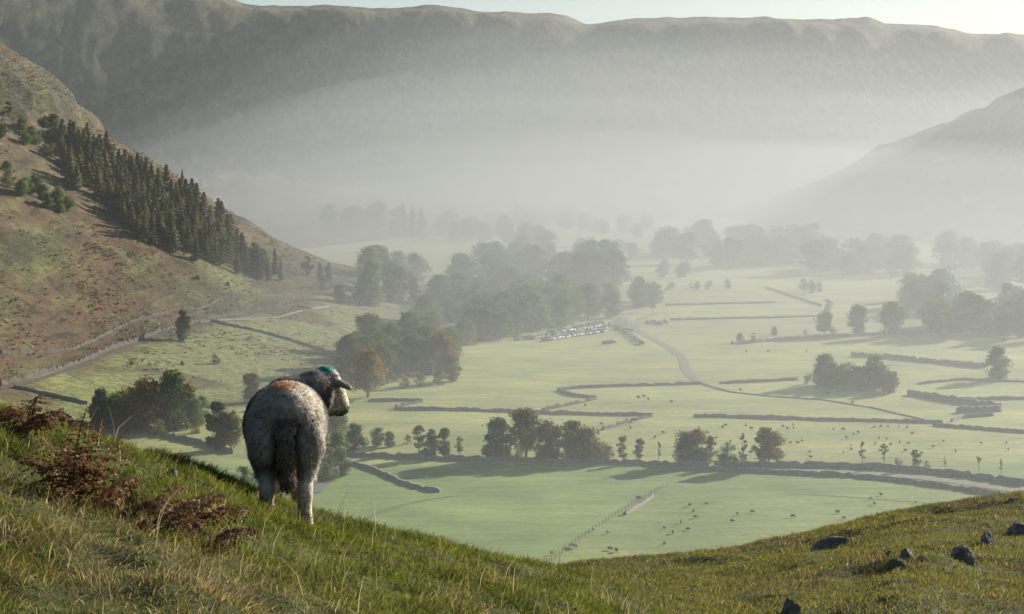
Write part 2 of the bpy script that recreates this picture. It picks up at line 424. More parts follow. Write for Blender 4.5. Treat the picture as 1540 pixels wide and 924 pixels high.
# ------------------------------------------------------------------ the air: thin haze everywhere, denser mist lying in the valley
def box_mesh(name, a, b, mat):
    bm = bmesh.new(); bmesh.ops.create_cube(bm, size=1.0)
    for v in bm.verts: v.co = Vector([(a[k] + b[k]) / 2 + v.co[k] * (b[k] - a[k]) for k in range(3)])
    return bm_mesh(name, bm, mat)
AIR = (0.49, 0.522, 0.545)
haze = link('haze', box_mesh('haze', (-3600, -60, -8), (3600, 4700, 470), volume_mat('haze_air', AIR, HAZE_D, 0.38)))
tag(haze, kind='stuff')
def mist_layer(H, D0, L, dens, left, right0=0.8):
    us = np.linspace(-0.75, 0.75, 90); Ds = np.geomspace(D0, 4500, 60)
    U, DD = np.meshgrid(us, Ds); X, Y = U * DD, DD
    px = PX(U)
    side = ss(left - 480, left + 620, px + (DD - 1100) * 0.12)
    T = H * (1 - np.exp(-(DD - D0) / L)) * side * (1 + 0.30 * fbm(X / 420, Y / 600, 400 + int(H), 3)) - 1.5
    n, m = T.shape; i = np.arange(n * m).reshape(n, m); j = i + n * m
    V = np.concatenate([np.stack([X, Y, T], -1).reshape(-1, 3), np.stack([X, Y, np.full_like(T, -4.0)], -1).reshape(-1, 3)])
    q = lambda a: np.stack([a[:-1, :-1], a[:-1, 1:], a[1:, 1:], a[1:, :-1]], -1).reshape(-1, 4)
    Q = [q(i), q(j)[:, ::-1]]
    for e in (i[0], i[-1][::-1], i[:, 0][::-1], i[:, -1]):
        Q.append(np.stack([e[:-1], e[:-1] + n * m, e[1:] + n * m, e[1:]], -1))
    o = link('valley_mist', mesh_np('valley_mist', V, np.concatenate(Q), mat=volume_mat('mist_air', AIR, dens, 0.38), smooth=False))
    tag(o, kind='stuff')
for a in MIST: mist_layer(*a)
# ------------------------------------------------------------------ trees
def quads_from(P, size, seed, up=0.3, aspect=1.0, nrm=None):
    r = np.random.default_rng(seed); n = len(P)
    N = r.normal(size=(n, 3)); N[:, 2] += up
    if nrm is not None: N = N * 0.75 + nrm
    N /= np.linalg.norm(N, axis=1)[:, None] + 1e-9
    A = np.cross(N, r.normal(size=(n, 3))); A /= np.linalg.norm(A, axis=1)[:, None] + 1e-9
    B = np.cross(N, A)
    s = (size * r.uniform(0.6, 1.4, n))[:, None] * 0.5
    A = A * s; B = B * s * aspect
    V = np.stack([P - A - B * 0.4, P + A * 0.3 - B, P + A + B * 0.4, P - A * 0.3 + B], 1).reshape(-1, 3)
    return V, np.arange(4 * n).reshape(n, 4)

def tube_np(pts, rad, sides=6):
    pts = np.asarray(pts, float); n = len(pts); V = []
    for k in range(n):
        d = pts[min(k + 1, n - 1)] - pts[max(k - 1, 0)]; d /= np.linalg.norm(d) + 1e-9
        a = np.cross(d, [0.31, 0.95, 0.05] if abs(d[1]) < 0.9 else [1, 0, 0]); a /= np.linalg.norm(a); b = np.cross(d, a)
        for j in range(sides):
            q = 2 * math.pi * j / sides; V.append(pts[k] + rad[k] * (a * math.cos(q) + b * math.sin(q)))
    Q = [(k * sides + j, k * sides + (j + 1) % sides, (k + 1) * sides + (j + 1) % sides, (k + 1) * sides + j) for k in range(n - 1) for j in range(sides)]
    return np.array(V), np.array(Q)

def join_np(parts):
    V, Q, o = [], [], 0
    for v, q in parts: V.append(v); Q.append(q + o); o += len(v)
    return np.concatenate(V), np.concatenate(Q)

BARK = plain('bark', (0.07, 0.06, 0.05), 0.95, scale=2.0)
LEAF = leafy('leaves', tint=(1.15, 1.18, 1.1), trans=0.5)
NEEDLE = leafy('needles', trans=0.42)
GREEN = (0.090, 0.135, 0.042); DARK = (0.062, 0.095, 0.036); OLIVE = (0.135, 0.15, 0.048); RUST = (0.19, 0.12, 0.045); GOLD = (0.24, 0.195, 0.055); BROWN = (0.125, 0.11, 0.048)

def broadleaf(seed, shape, colour, second=None, n=2400):
    """a unit-height tree: lobed leafy crown on a trunk with limbs"""
    r = np.random.default_rng(seed)
    wide, z0, lobes, open_ = {'round': (0.50, 0.0, 50, 0.0), 'tall': (0.34, 0.0, 44, 0.0), 'full': (0.58, -0.05, 60, 0.0), 'broad': (0.58, 0.13, 46, 0.12), 'loose': (0.36, 0.13, 24, 0.12), 'bush': (0.62, -0.05, 26, 0.0), 'thin': (0.21, 0.16, 14, 0.25)}[shape]
    cen = []
    while len(cen) < lobes:
        p = r.uniform(-1, 1, 3)
        if p[0] ** 2 + p[1] ** 2 > 1: continue
        wz = math.sqrt(max(0.02, 1 - (max(p[2] + .12, 0) * 0.9) ** 2)) * (1 - 0.35 * max(-p[2] - .1, 0)) * (0.85 + 0.3 * math.sin(2.1 * math.atan2(p[1], p[0]) + seed) * math.cos(3 * p[2] + seed))
        cen.append((p[0] * wide * 0.72 * wz, p[1] * wide * 0.72 * wz, z0 + (1 - z0) * (0.5 + 0.42 * p[2])))
    cen = np.array(cen); rad = wide * r.uniform(0.16, 0.36, lobes) * (1 - open_)
    k = r.integers(0, lobes, n); d = r.normal(size=(n, 3)); d /= np.linalg.norm(d, axis=1)[:, None]
    P = cen[k] + d * (rad[k] * (0.35 + 0.75 * r.random(n) ** 0.7 + 0.35 * (r.random(n) < .12)))[:, None] * np.array([1, 1, 0.75])
    P[:, 2] = np.clip(P[:, 2], 0.01, 1.0)
    V, Q = quads_from(P, 0.042 if shape != 'thin' else 0.038, seed + 1, nrm=d * 0.6)
    c = np.array(colour)[None] * np.ones((n, 1)); lb = r.uniform(0.72, 1.3, lobes)
    if second is not None:
        m = (r.random(lobes) < 0.45)[k] | (P[:, 2] > 0.8) & (r.random(n) < 0.5); c[m] = np.array(second)
    c = c * (lb[k] * r.uniform(0.7, 1.3, n))[:, None]
    crown = mesh_np('crown', V, Q, mat=LEAF, col=np.repeat(c, 4, 0))
    parts = []; lean = r.normal(size=2) * 0.03
    top = np.array([lean[0], lean[1], 0.62])
    th = 0.024 if shape not in ('thin', 'loose') else 0.015
    if shape == 'bush':
        for q in range(4):
            e = cen[q] ; parts.append(tube_np([(0, 0, -0.03), e * 0.5, e], [0.02, 0.014, 0.006], 5))
    else:
        parts.append(tube_np([(0, 0, -0.04), (0, 0, 0.02), top * 0.45, top], [th * 1.7, th * 1.2, th, th * 0.45], 7))
        for q in r.permutation(lobes)[:8]:
            s = top * r.uniform(0.35, 0.85); e = cen[q]; mid = s * 0.5 + e * 0.5 + np.array([0, 0, -0.02])
            parts.append(tube_np([s, mid, e], [th * 0.55, th * 0.38, th * 0.15], 5))
    v, q = join_np(parts)
    return crown, mesh_np('trunk', v, q, mat=BARK, smooth=True)

def conifer(seed, colour, width=0.19, n_tier=15, n=1500, shape='spruce'):
    r = np.random.default_rng(seed); P = []; N = []
    for k in range(n):
        z = r.random() ** 1.15
        tier = (math.floor(z * n_tier) + 0.15 + 0.5 * r.random()) / n_tier
        prof = (1 - tier) ** (0.85 if shape == 'spruce' else 0.5) * (0.75 + 0.35 * math.sin(tier * 40 + seed)) if shape == 'spruce' else math.sin(min(1, (1 - tier) * 1.25 + 0.02) * math.pi * 0.55) ** 0.8
        a = r.random() * 2 * math.pi; s = prof * (0.25 + 0.75 * r.random() ** 0.5) * (0.8 + 0.35 * math.sin(a * 3 + tier * 9 + seed))
        z0 = 0.1 + 0.9 * tier if shape == 'spruce' else 0.03 + 0.97 * tier
        P.append((width * s * math.cos(a), width * s * math.sin(a), z0 - 0.05 * s)); N.append((math.cos(a), math.sin(a), 0.5))
    P = np.array(P)
    V, Q = quads_from(P, 0.05, seed + 3, nrm=np.array(N) * 0.8)
    c = np.array(colour)[None] * r.uniform(0.6, 1.4, (n, 1))
    crown = mesh_np('crown', V, Q, mat=NEEDLE, col=np.repeat(c, 4, 0))
    v, q = tube_np([(0, 0, -0.05), (0, 0, 0.1), (0, 0, 0.97)], [0.016, 0.013, 0.003], 6)
    return crown, mesh_np('trunk', v, q, mat=BARK, smooth=True)

# undergrowth clumps of the fell, one tangled mass nobody could count
_m = 6; _P = np.repeat(np.stack([_x, _y, _z + .06], 1), _m, 0) + _r.normal(size=(_n * _m, 3)) * np.array([1.0, 1.3, .05])
_V, _Q = quads_from(_P, .95, 56, up=2.6)
_c = np.array([(.11, .068, .034), (.075, .075, .03), (.14, .125, .05), (.07, .06, .032), (.17, .15, .065)])[_r.choice(5, _n, p=[.3, .25, .2, .15, .1])]
_c = np.repeat(1.6 * _c * _r.uniform(.7, 1.3, (_n, 1)), _m * 4, 0)
tag(link('undergrowth', mesh_np('undergrowth', _V, _Q, mat=leafy('bracken_and_heather', trans=.2), col=_c)), 'bracken, heather and rushes roughening the open fellside', kind='stuff')

PROTO = {}
def proto(kind, colour):
    lib = {'green': (GREEN, OLIVE), 'dark': (DARK, None), 'olive': (OLIVE, GREEN), 'rust': (GREEN, RUST), 'brown': (BROWN, RUST), 'gold': (OLIVE, GOLD), 'pale': (OLIVE, None)}
    key = (kind, colour)
    if key not in PROTO:
        base = kind.rstrip('0123456789'); sd = sum(map(ord, kind)) * 7 + sum(map(ord, colour))
        if base == 'spruce': PROTO[key] = conifer(sd, {'dark': (0.065, 0.09, 0.042), 'olive': (0.135, 0.148, 0.058), 'gold': (0.19, 0.17, 0.065)}[colour], 0.22)
        elif base == 'cypress': PROTO[key] = conifer(sd, (0.022, 0.036, 0.02), 0.2, 20, 1800, 'flame')
        else: PROTO[key] = broadleaf(sd, base, *lib[colour], n={'thin': 900, 'loose': 1900, 'bush': 2000, 'broad': 4000}.get(base, 4200))
    return PROTO[key]

def plant_tree(pos, h, kind, colour, label, group=None, wx=1.0, name=None):
    crown, trunk = proto(kind, colour)
    base = kind.rstrip('0123456789')
    nm = name or {'spruce': 'conifer_tree', 'cypress': 'cypress_tree', 'bush': 'bush', 'thin': 'sapling_tree', 'loose': 'young_tree'}.get(base, 'broadleaf_tree')
    o = empty(nm, pos, random.uniform(0, 6.28)); o.scale = (h * wx, h * wx, h)
    tag(o, label, 'bush' if base == 'bush' else 'tree', group)
    link('trunk', trunk, o); link('crown', crown, o)
    return o

def tree_px(px, row, hpx, kind, colour, label, group=None, wx=1.0):
    p = hit(px, row); h = hpx / F * p.y
    return plant_tree(p, h, kind, colour, label, group, wx)

G_ROW = 'trees along the roadside wall'
for a in [
    (568, 672, 30, 'round1', 'green', 'small round tree in the pasture just behind the roadside wall, left of the pair'),
    (586, 673, 24, 'round2', 'green', 'smallest round tree standing alone behind the roadside wall'),
    (613, 668, 14, 'bush1', 'olive', 'tiny pale bush alone in the pasture beyond the roadside wall'),
    (630, 681, 42, 'loose1', 'green', 'slim young tree, first of the four close together on the roadside wall'),
    (649, 689, 45, 'tall1', 'green', 'leafy green tree, second of the four close together on the roadside wall'),
    (668, 689, 47, 'tall2', 'green', 'tallest of the four young trees close together on the roadside wall'),
    (691, 684, 28, 'loose2', 'green', 'low loose tree, last of the four young trees on the roadside wall'),
    (749, 690, 62, 'round3', 'dark', 'dark tree at the left end of the large clump on the roadside wall'),
    (791, 691, 77, 'broad1', 'rust', 'tallest broad tree of the roadside clump, its crown tinged with rust'),
    (827, 693, 62, 'round4', 'brown', 'brown autumn tree beside the tallest tree of the roadside clump'),
    (861, 694, 64, 'round5', 'green', 'green tree with a rounded top right of the brown roadside tree'),
    (886, 696, 55, 'round6', 'rust', 'reddish edged tree at the right end of the large roadside clump'),
    (912, 696, 30, 'bush2', 'brown', 'low brown thicket between the large roadside clump and the open topped tree'),
    (936, 694, 38, 'loose3', 'gold', 'small open topped tree between two low thickets on the roadside wall'),
    (962, 695, 36, 'loose4', 'rust', 'small brownish tree just left of the spindly sapling by the road'),
    (991, 692, 28, 'thin1', 'green', 'spindly sapling alone in a gap of the roadside trees'),
    (1028, 698, 50, 'round7', 'dark', 'dark domed tree with a few trunks showing under its crown by the lane'),
    (1047, 699, 54, 'round8', 'brown', 'dark brown tree leaning on the dark domed tree by the lane'),
    (1068, 698, 42, 'loose5', 'green', 'loose green tree half hidden behind the dark brown tree by the lane'),
    (1096, 701, 36, 'bush3', 'dark', 'wide dark green bush between the dark trees and the lone round tree'),
    (1117, 699, 46, 'thin2', 'green', 'thin tree rising out of the wide dark green bush by the lane'),
    (1156, 702, 60, 'broad2', 'rust', 'lone round tree with thin rusty crown standing on the lane wall'),
    (1297, 699, 36, 'thin3', 'green', 'slender young tree, first of two alike past the lone round tree'),
    (1329, 703, 40, 'thin4', 'green', 'slender young tree, second of two alike, taller and kinked'),
    (1350, 704, 15, 'bush4', 'brown', 'low brown shrub at the foot of the small rounded field tree'),
    (1378, 706, 32, 'loose6', 'green', 'small rounded young tree with shrubs at its foot by the lane'),
    (1394, 706, 13, 'bush5', 'olive', 'low olive shrub on the right of the small rounded field tree'),
    (1421, 706, 20, 'thin5', 'gold', 'almost bare yellow sapling beyond the lane, first of the last three'),
    (1472, 709, 26, 'thin6', 'olive', 'wide almost bare sapling beyond the lane, second of the last three'),
    (1505, 712, 22, 'thin7', 'gold', 'upright yellow sapling at the right end of the lane')]:
    tree_px(*a, group=None)
# clumps by the stream, either side of the sheep
for a in [
    (150, 645, 62, 'tall3', 'dark', 'dark tree at the left end of the streamside clump'),
    (172, 646, 55, 'round9', 'olive', 'olive tree second from the left end of the streamside clump'),
    (190, 646, 46, 'round10', 'gold', 'yellowing tree third from the left end of the streamside clump'),
    (222, 650, 80, 'broad3', 'brown', 'wide brown green tree in the middle of the streamside clump'),
    (260, 646, 88, 'round11', 'dark', 'tallest dark tree at the back of the streamside clump'),
    (280, 641, 66, 'tall4', 'gold', 'yellow green poplar like tree in the streamside clump'),
    (238, 655, 26, 'bush6', 'rust', 'orange brown bush under the wide streamside tree'),
    (303, 636, 42, 'loose7', 'olive', 'small pale tree at the right edge of the streamside clump'),
    (296, 652, 28, 'bush7', 'brown', 'low scrubby bush on the pale bank behind the stream wall'),
    (325, 678, 74, 'tall5', 'dark', 'large dark tree by the stream wall left of the sheep'),
    (347, 676, 58, 'round12', 'gold', 'yellow leaved tree close against the large dark tree by the stream wall'),
    (378, 606, 46, 'round13', 'rust', 'rust topped tree peeping over the back of the sheep'),
    (367, 735, 36, 'bush8', 'dark', 'grey green bush beside the hind legs of the sheep'),
    (395, 742, 40, 'bush9', 'olive', 'grey green bush seen under the belly of the sheep'),
    (505, 660, 50, 'broad4', 'green', 'broad tree behind the shoulder of the sheep'),
    (508, 692, 46, 'round14', 'green', 'rounded tree beside the flank of the sheep above the stream'),
    (533, 683, 46, 'round15', 'dark', 'dark rounded tree right of the sheep at the field corner'),
    (490, 722, 50, 'bush10', 'green', 'round willow bush over the pale stream bed beside the sheep'),
    (512, 716, 44, 'bush11', 'green', 'willow bush at the lower corner of the near field right of the sheep')]:
    tree_px(*a)
for a in [
    (524, 566, 62, 'round1', 'dark', 'dark round tree at the left edge of the copse beyond the sheep'),
    (553, 598, 74, 'broad1', 'brown', 'big brown tree at the front of the copse just right of the sheep head'),
    (556, 530, 60, 'broad5', 'green', 'tall green tree at the back of the copse beyond the sheep'),
    (588, 552, 62, 'round2', 'green', 'green tree in the middle of the copse beyond the sheep'),
    (618, 560, 58, 'broad6', 'green', 'broad tree with trunk showing in the copse beyond the sheep'),
    (640, 545, 58, 'round3', 'green', 'tall round tree on the right side of the copse beyond the sheep'),
    (668, 560, 64, 'round4', 'brown', 'brown tree at the right end of the copse by the open field'),
    (680, 574, 42, 'round5', 'rust', 'low rusty tree at the right tip of the copse by the open field'),
    (660, 579, 26, 'bush1', 'dark', 'dark bush at the field edge below the right end of the copse'),
    (607, 584, 22, 'bush6', 'gold', 'yellow bush at the field edge in front of the copse'),
    (632, 581, 20, 'bush7', 'brown', 'brown bush beside the yellow bush in front of the copse'),
    (600, 530, 44, 'tall1', 'olive', 'narrow olive tree rising behind the copse'),
    (650, 506, 40, 'round6', 'green', 'green tree behind the copse at the start of the car park wood'),
    (275, 513, 48, 'tall2', 'dark', 'lone dark tree on the fellside wall above the fields'),
    (323, 548, 16, 'bush2', 'dark', 'small thorn bush alone in the sloping field'),
    (274, 277, 22, 'spruce1', 'dark', 'pointed conifer alone on the crest of the fell'),
    (301, 284, 16, 'loose1', 'dark', 'wind bent tree just right of the pointed conifer on the crest'),
    (243, 268, 10, 'bush3', 'dark', 'small tree left of the pointed conifer on the crest'),
    (172, 232, 16, 'loose2', 'dark', 'pair of scraggy crowns on the crest above the plantation'),
    (481, 420, 26, 'cypress1', 'dark', 'left of two dark flame shaped conifers at the foot of the fell'),
    (494, 422, 27, 'cypress2', 'dark', 'right of two dark flame shaped conifers at the foot of the fell'),
    (462, 418, 34, 'loose3', 'dark', 'thin crowned tree left of the two dark flame shaped conifers'),
    (487, 436, 22, 'bush4', 'dark', 'dark rounded bush below the two flame shaped conifers'),
    (511, 456, 28, 'round7', 'green', 'round green tree at the field corner below the fell'),
    (606, 358, 52, 'spruce2', 'dark', 'tallest dark spruce at the left of the misty spruce trio'),
    (620, 360, 50, 'spruce3', 'dark', 'middle spruce of the misty spruce trio'),
    (634, 361, 48, 'spruce1', 'dark', 'right spruce of the misty spruce trio'),
    (1113, 516, 15, 'round1', 'dark', 'small round bushy tree, left of the pair on the hedge line'),
    (1133, 517, 17, 'loose4', 'dark', 'small thin tree, right of the pair on the hedge line'),
    (1164, 505, 14, 'round2', 'dark', 'small lone round tree between the pair and the hedge line trees'),
    (1211, 504, 8, 'bush5', 'dark', 'tiny bush in the misty pasture left of the forked tree'),
    (1240, 507, 40, 'broad2', 'dark', 'forked dark tree, first of three on the misty hedge line'),
    (1290, 504, 46, 'round8', 'dark', 'round dark tree, second of three on the misty hedge line'),
    (1345, 506, 52, 'broad3', 'dark', 'largest dark tree, third of three on the misty hedge line'),
    (1245, 467, 18, 'bush8', 'dark', 'long low thicket behind the forked misty tree'),
    (1242, 580, 48, 'round9', 'green', 'left domed tree of the copse in the middle of the misty pasture'),
    (1275, 583, 38, 'round10', 'green', 'lower middle tree of the copse in the misty pasture'),
    (1315, 586, 52, 'round11', 'olive', 'right domed tree of the copse in the misty pasture'),
    (1345, 590, 32, 'loose7', 'olive', 'small pale tree at the right tip of the pasture copse'),
    (1214, 578, 15, 'bush9', 'green', 'low bush at the left tip of the pasture copse'),
    (1295, 588, 30, 'bush10', 'green', 'bush filling the gap between the two domed trees of the pasture copse'),
    (1500, 572, 52, 'round12', 'dark', 'tall misty tree standing alone over the hedge on the right')]:
    tree_px(*a)

def wood(poly, n, hpx, kinds, colours, label, group, wx=1.0, minsep=7.0, seed=1):
    if 'spruce1' not in kinds and 'thin1' not in kinds and minsep > 5: kinds = list(kinds) + ['full1', 'full2', 'full3']
    r = random.Random(seed); xs = [p[0] for p in poly]; ys = [p[1] for p in poly]; got = []
    def inside(x, y):
        c = False; j = len(poly) - 1
        for i in range(len(poly)):
            if (poly[i][1] > y) != (poly[j][1] > y) and x < (poly[j][0] - poly[i][0]) * (y - poly[i][1]) / (poly[j][1] - poly[i][1]) + poly[i][0]: c = not c
            j = i
        return c
    tries = 0
    while len(got) < n and tries < 900:
        tries += 1
        x, y = r.uniform(min(xs), max(xs)), r.uniform(min(ys), max(ys))
        if not inside(x, y): continue
        p = hit(x, y)
        if any((p - q).length < minsep for q in got): continue
        got.append(p)
        plant_tree(p, r.uniform(*hpx) / F * p.y, r.choice(kinds), r.choice(colours), label, group, wx)

wood([(510, 590), (520, 555), (560, 530), (640, 520), (680, 540), (685, 570), (600, 575), (570, 598)], 22, (46, 62), ['full1', 'round1', 'full2', 'round4', 'broad5'], ['green', 'dark', 'green', 'olive'], 'leafy tree packed inside the copse beyond the sheep', 'trees packed inside the copse', 1.0, 5.5, 41)
wood([(145, 646), (300, 652), (300, 640), (150, 636)], 9, (40, 60), ['full1', 'round1', 'full2', 'broad3'], ['green', 'dark', 'olive', 'brown'], 'leafy tree packed inside the streamside clump', 'trees packed inside the streamside clump', 1.0, 5, 42)
wood([(735, 693), (905, 697), (905, 694), (735, 689)], 12, (14, 26), ['bush1', 'bush2', 'bush6'], ['green', 'brown', 'olive'], 'low scrub bush under the large roadside clump', 'scrub under the large roadside clump', 1.2, 4, 43)
wood([(1015, 700), (1125, 703), (1125, 700), (1015, 697)], 10, (16, 28), ['bush1', 'bush3', 'full1'], ['green', 'dark', 'olive'], 'low scrub bush under the dark domed trees by the lane', 'scrub under the domed trees by the lane', 1.2, 4, 44)
wood([(1205, 580), (1240, 584), (1350, 594), (1340, 586), (1240, 576)], 9, (26, 42), ['full1', 'full2', 'round9'], ['green', 'olive'], 'leafy tree packed inside the misty pasture copse', 'trees packed inside the misty pasture copse', 1.1, 5, 45)
RB = ['round1', 'round2', 'round4', 'broad1', 'broad2', 'round6', 'tall1', 'round7', 'broad5']
wood([(690, 522), (780, 511), (925, 478), (932, 462), (860, 462), (760, 482), (690, 505)], 34, (36, 56), RB, ['dark', 'green', 'green', 'olive'], 'leafy tree in the wood edging the car park field', 'trees of the wood edging the car park field', 1.15, 6, 11)
wood([(560, 470), (690, 500), (760, 478), (900, 455), (880, 440), (760, 446), (640, 440), (540, 435)], 30, (34, 50), RB, ['dark', 'green', 'olive', 'olive'], 'pale leafy tree in the hazy wood behind the copse', 'trees of the hazy wood behind the copse', 1.15, 8, 12)
wood([(525, 440), (545, 468), (640, 470), (630, 425), (560, 412)], 14, (38, 52), ['tall1', 'tall2', 'round1', 'broad1'], ['dark', 'green', 'olive'], 'tall tree in the wood by the farm road at the fell foot', 'trees of the wood by the farm road', 1.0, 7, 13)
wood([(670, 438), (790, 446), (830, 420), (780, 400), (690, 418)], 18, (36, 50), RB, ['dark', 'dark', 'green'], 'dim dark tree in the misty wood beyond the hazy slope field', 'trees of the misty wood beyond the slope field', 1.2, 9, 14)
wood([(835, 440), (930, 446), (935, 425), (900, 418), (840, 425)], 12, (46, 62), ['broad1', 'broad2', 'broad5', 'round4'], ['dark', 'dark', 'green'], 'tall dim tree in the misty clump behind the car park wood', 'trees of the tall misty clump', 1.1, 9, 15)
wood([(945, 468), (992, 470), (992, 452), (950, 450)], 7, (28, 40), ['loose1', 'loose2', 'round1', 'broad2'], ['dark', 'dark', 'olive'], 'thin trunked tree in the small spinney beside the marquee', 'trees of the spinney beside the marquee', 1.1, 6, 16)
wood([(475, 340), (600, 358), (700, 364), (770, 372), (760, 352), (640, 346), (520, 332)], 22, (24, 36), RB, ['dark'], 'misty tree in the shelter belt below the spruce trio', 'trees of the shelter belt below the spruce trio', 1.2, 12, 17)
wood([(770, 400), (830, 402), (835, 375), (770, 368)], 8, (32, 44), ['broad1', 'tall1', 'round4'], ['dark'], 'faint tree in the group between the misty strip fields', 'trees between the misty strip fields', 1.1, 10, 18)
wood([(730, 345), (985, 362), (990, 346), (740, 332)], 20, (18, 28), RB, ['dark'], 'very faint tree in the farthest belt on the valley floor', 'trees of the farthest belt', 1.3, 16, 19)
wood([(865, 392), (960, 388), (955, 376), (870, 380)], 9, (16, 24), RB, ['dark'], 'faint tree in the low belt behind the tall misty clump', 'trees of the low belt behind the tall clump', 1.3, 12, 20)
wood([(985, 400), (1240, 416), (1370, 420), (1360, 395), (1200, 378), (1000, 376)], 40, (32, 50), RB, ['dark'], 'grey tree in the long misty wood below the right hill', 'trees of the long misty wood', 1.3, 12, 21)
wood([(1375, 428), (1540, 440), (1560, 400), (1390, 394)], 18, (34, 50), RB, ['dark'], 'pale grey tree in the wood behind the hidden farmhouse', 'trees of the wood behind the farmhouse', 1.25, 12, 22)
wood([(1340, 470), (1420, 476), (1420, 455), (1345, 448)], 9, (38, 54), RB, ['dark'], 'misty tree in the clump left of the hidden farmhouse', 'trees left of the hidden farmhouse', 1.2, 9, 23)
wood([(1385, 507), (1560, 520), (1560, 478), (1450, 476), (1390, 492)], 20, (40, 62), ['broad1', 'broad2', 'broad5', 'round4', 'round1'], ['dark', 'dark', 'olive'], 'big misty tree in the grove in front of the hidden farmhouse', 'trees of the grove in front of the farmhouse', 1.1, 9, 24)
wood([(1000, 438), (1110, 436), (1110, 430), (1000, 431)], 10, (8, 13), ['bush1', 'bush2', 'bush4'], ['dark'], 'low hedge bush in the misty hedge below the long wood', 'hedge bushes below the long wood', 1.1, 5, 25)
wood([(985, 418), (1050, 418), (1050, 408), (985, 408)], 5, (14, 24), ['round1', 'loose1', 'bush1'], ['dark'], 'small faint tree in the strip field left of the long wood', 'small trees in the strip field', 1.0, 9, 26)
wood([(1195, 440), (1235, 446), (1235, 436), (1195, 432)], 3, (14, 20), ['round1', 'round2'], ['dark'], 'small faint tree beside the wall end under the long wood', 'small trees beside the wall end', 1.0, 9, 27)
# larch and spruce plantation on the fell
SP = ['spruce1', 'spruce2', 'spruce3', 'spruce4', 'spruce5']
wood([(95, 215), (150, 226), (200, 262), (250, 290), (300, 318), (345, 352), (372, 402), (330, 400), (262, 386), (215, 366), (165, 318), (110, 285), (88, 250)], 190, (32, 46), SP, ['olive', 'olive', 'gold', 'dark', 'gold'], 'olive green larch in the plantation on the fellside', 'conifers of the fellside plantation', 1.7, 4.0, 31)
wood([(355, 415), (420, 430), (424, 420), (380, 400)], 14, (30, 42), ['spruce1', 'spruce3', 'tall1'], ['olive', 'dark'], 'tall tree at the lower tip of the fellside plantation', 'trees at the lower tip of the plantation', 1.1, 4.5, 32)
wood([(0, 170), (60, 175), (105, 215), (80, 245), (30, 215), (0, 215)], 16, (12, 22), ['bush1', 'round1', 'loose1'], ['dark', 'green'], 'scrubby dark tree clinging below the crag', 'scrub trees below the crag', 1.2, 6, 33)
wood([(0, 255), (25, 262), (110, 310), (122, 335), (90, 325), (0, 285)], 14, (16, 26), ['round1', 'bush2', 'tall1'], ['green', 'dark', 'olive'], 'scattered tree on the open fellside left of the plantation', 'scattered trees left of the plantation', 1.1, 7, 34)
# ------------------------------------------------------------------ drystone walls, lanes and the things of the valley
STONE = plain('drystone', (0.23, 0.22, 0.195), 0.95, var=0.45, scale=1.6)
LITSTONE = plain('sunlit_drystone', (0.085, 0.078, 0.066), 0.95, var=0.5, scale=1.2)  # darker copy of the drystone, its colour lowered to offset sun on lit walls
GRAVEL = plain('lane_gravel', (0.27, 0.24, 0.19), 0.95, var=0.2, scale=0.5)
FELLTRACK = plain('fell_track_earth', (0.095, 0.08, 0.06), 0.95, var=0.3, scale=0.6)
PALE_GRAVEL = plain('stream_gravel', (0.2, 0.195, 0.18), 0.9, var=0.3, scale=0.8)

def path_on_land(pts, step):
    P = [hit(*p) for p in pts]; out = []
    for a, b in zip(P[:-1], P[1:]):
        n = max(1, int((b - a).length / step))
        for k in range(n): out.append(a.lerp(b, k / n))
    out.append(P[-1])
    q = np.array([(p.x, p.y) for p in out])
    for _ in range(2):
        q[1:-1] = 0.25 * q[:-2] + 0.5 * q[1:-1] + 0.25 * q[2:]
    return q, ground(q[:, 0], q[:, 1])

def sides(q):
    d = np.gradient(q, axis=0); d /= np.linalg.norm(d, axis=1)[:, None] + 1e-9
    return np.stack([-d[:, 1], d[:, 0]], 1)

def stone_wall(pts, label, h=1.15, wd=0.6, name='drystone_wall', mat=None, cat='stone wall', jag=0.13):
    q, z = path_on_land(pts, 1.3); nrm = sides(q); n = len(q)
    r = np.random.default_rng(int(pts[0][0] * 7 + pts[0][1]))
    hh = h * (1 + jag * r.normal(size=n)) * (1 - 0.35 * (r.random(n) < 0.05)); a = q + nrm * wd * 0.5; b = q - nrm * wd * 0.5
    a2 = q + nrm * wd * 0.3; b2 = q - nrm * wd * 0.3
    V = np.stack([np.c_[a, z - 1.0], np.c_[a2, z + hh], np.c_[b2, z + hh * (1 - 0.05 * r.random(n))], np.c_[b, z - 1.0]], 1).reshape(-1, 3)
    i = np.arange(n) * 4; Q = []
    for k in range(3): Q.append(np.stack([i[:-1] + k, i[:-1] + k + 1, i[1:] + k + 1, i[1:] + k], 1))
    Q.append(np.array([[0, 3, 2, 1], [i[-1], i[-1] + 1, i[-1] + 2, i[-1] + 3]]))
    return tag(link(name, mesh_np(name, V, np.concatenate(Q), mat=mat or STONE)), label, cat)

def ribbon(name, pts, wd, mat, lift=0.12, step=5):
    q, z = path_on_land(pts, step); nrm = sides(q); n = len(q); V = []
    for s in (-0.5, 0, 0.5):
        e = q + nrm * wd * s; V.append(np.c_[e, np.maximum(ground(e[:, 0], e[:, 1]), z - .3) + lift])
    V = np.stack(V, 1).reshape(-1, 3); i = np.arange(n) * 3
    Q = np.concatenate([np.stack([i[:-1] + k, i[:-1] + k + 1, i[1:] + k + 1, i[1:] + k], 1) for k in (0, 1)])
    return tag(link(name, mesh_np(name, V, Q, mat=mat)), kind='structure')

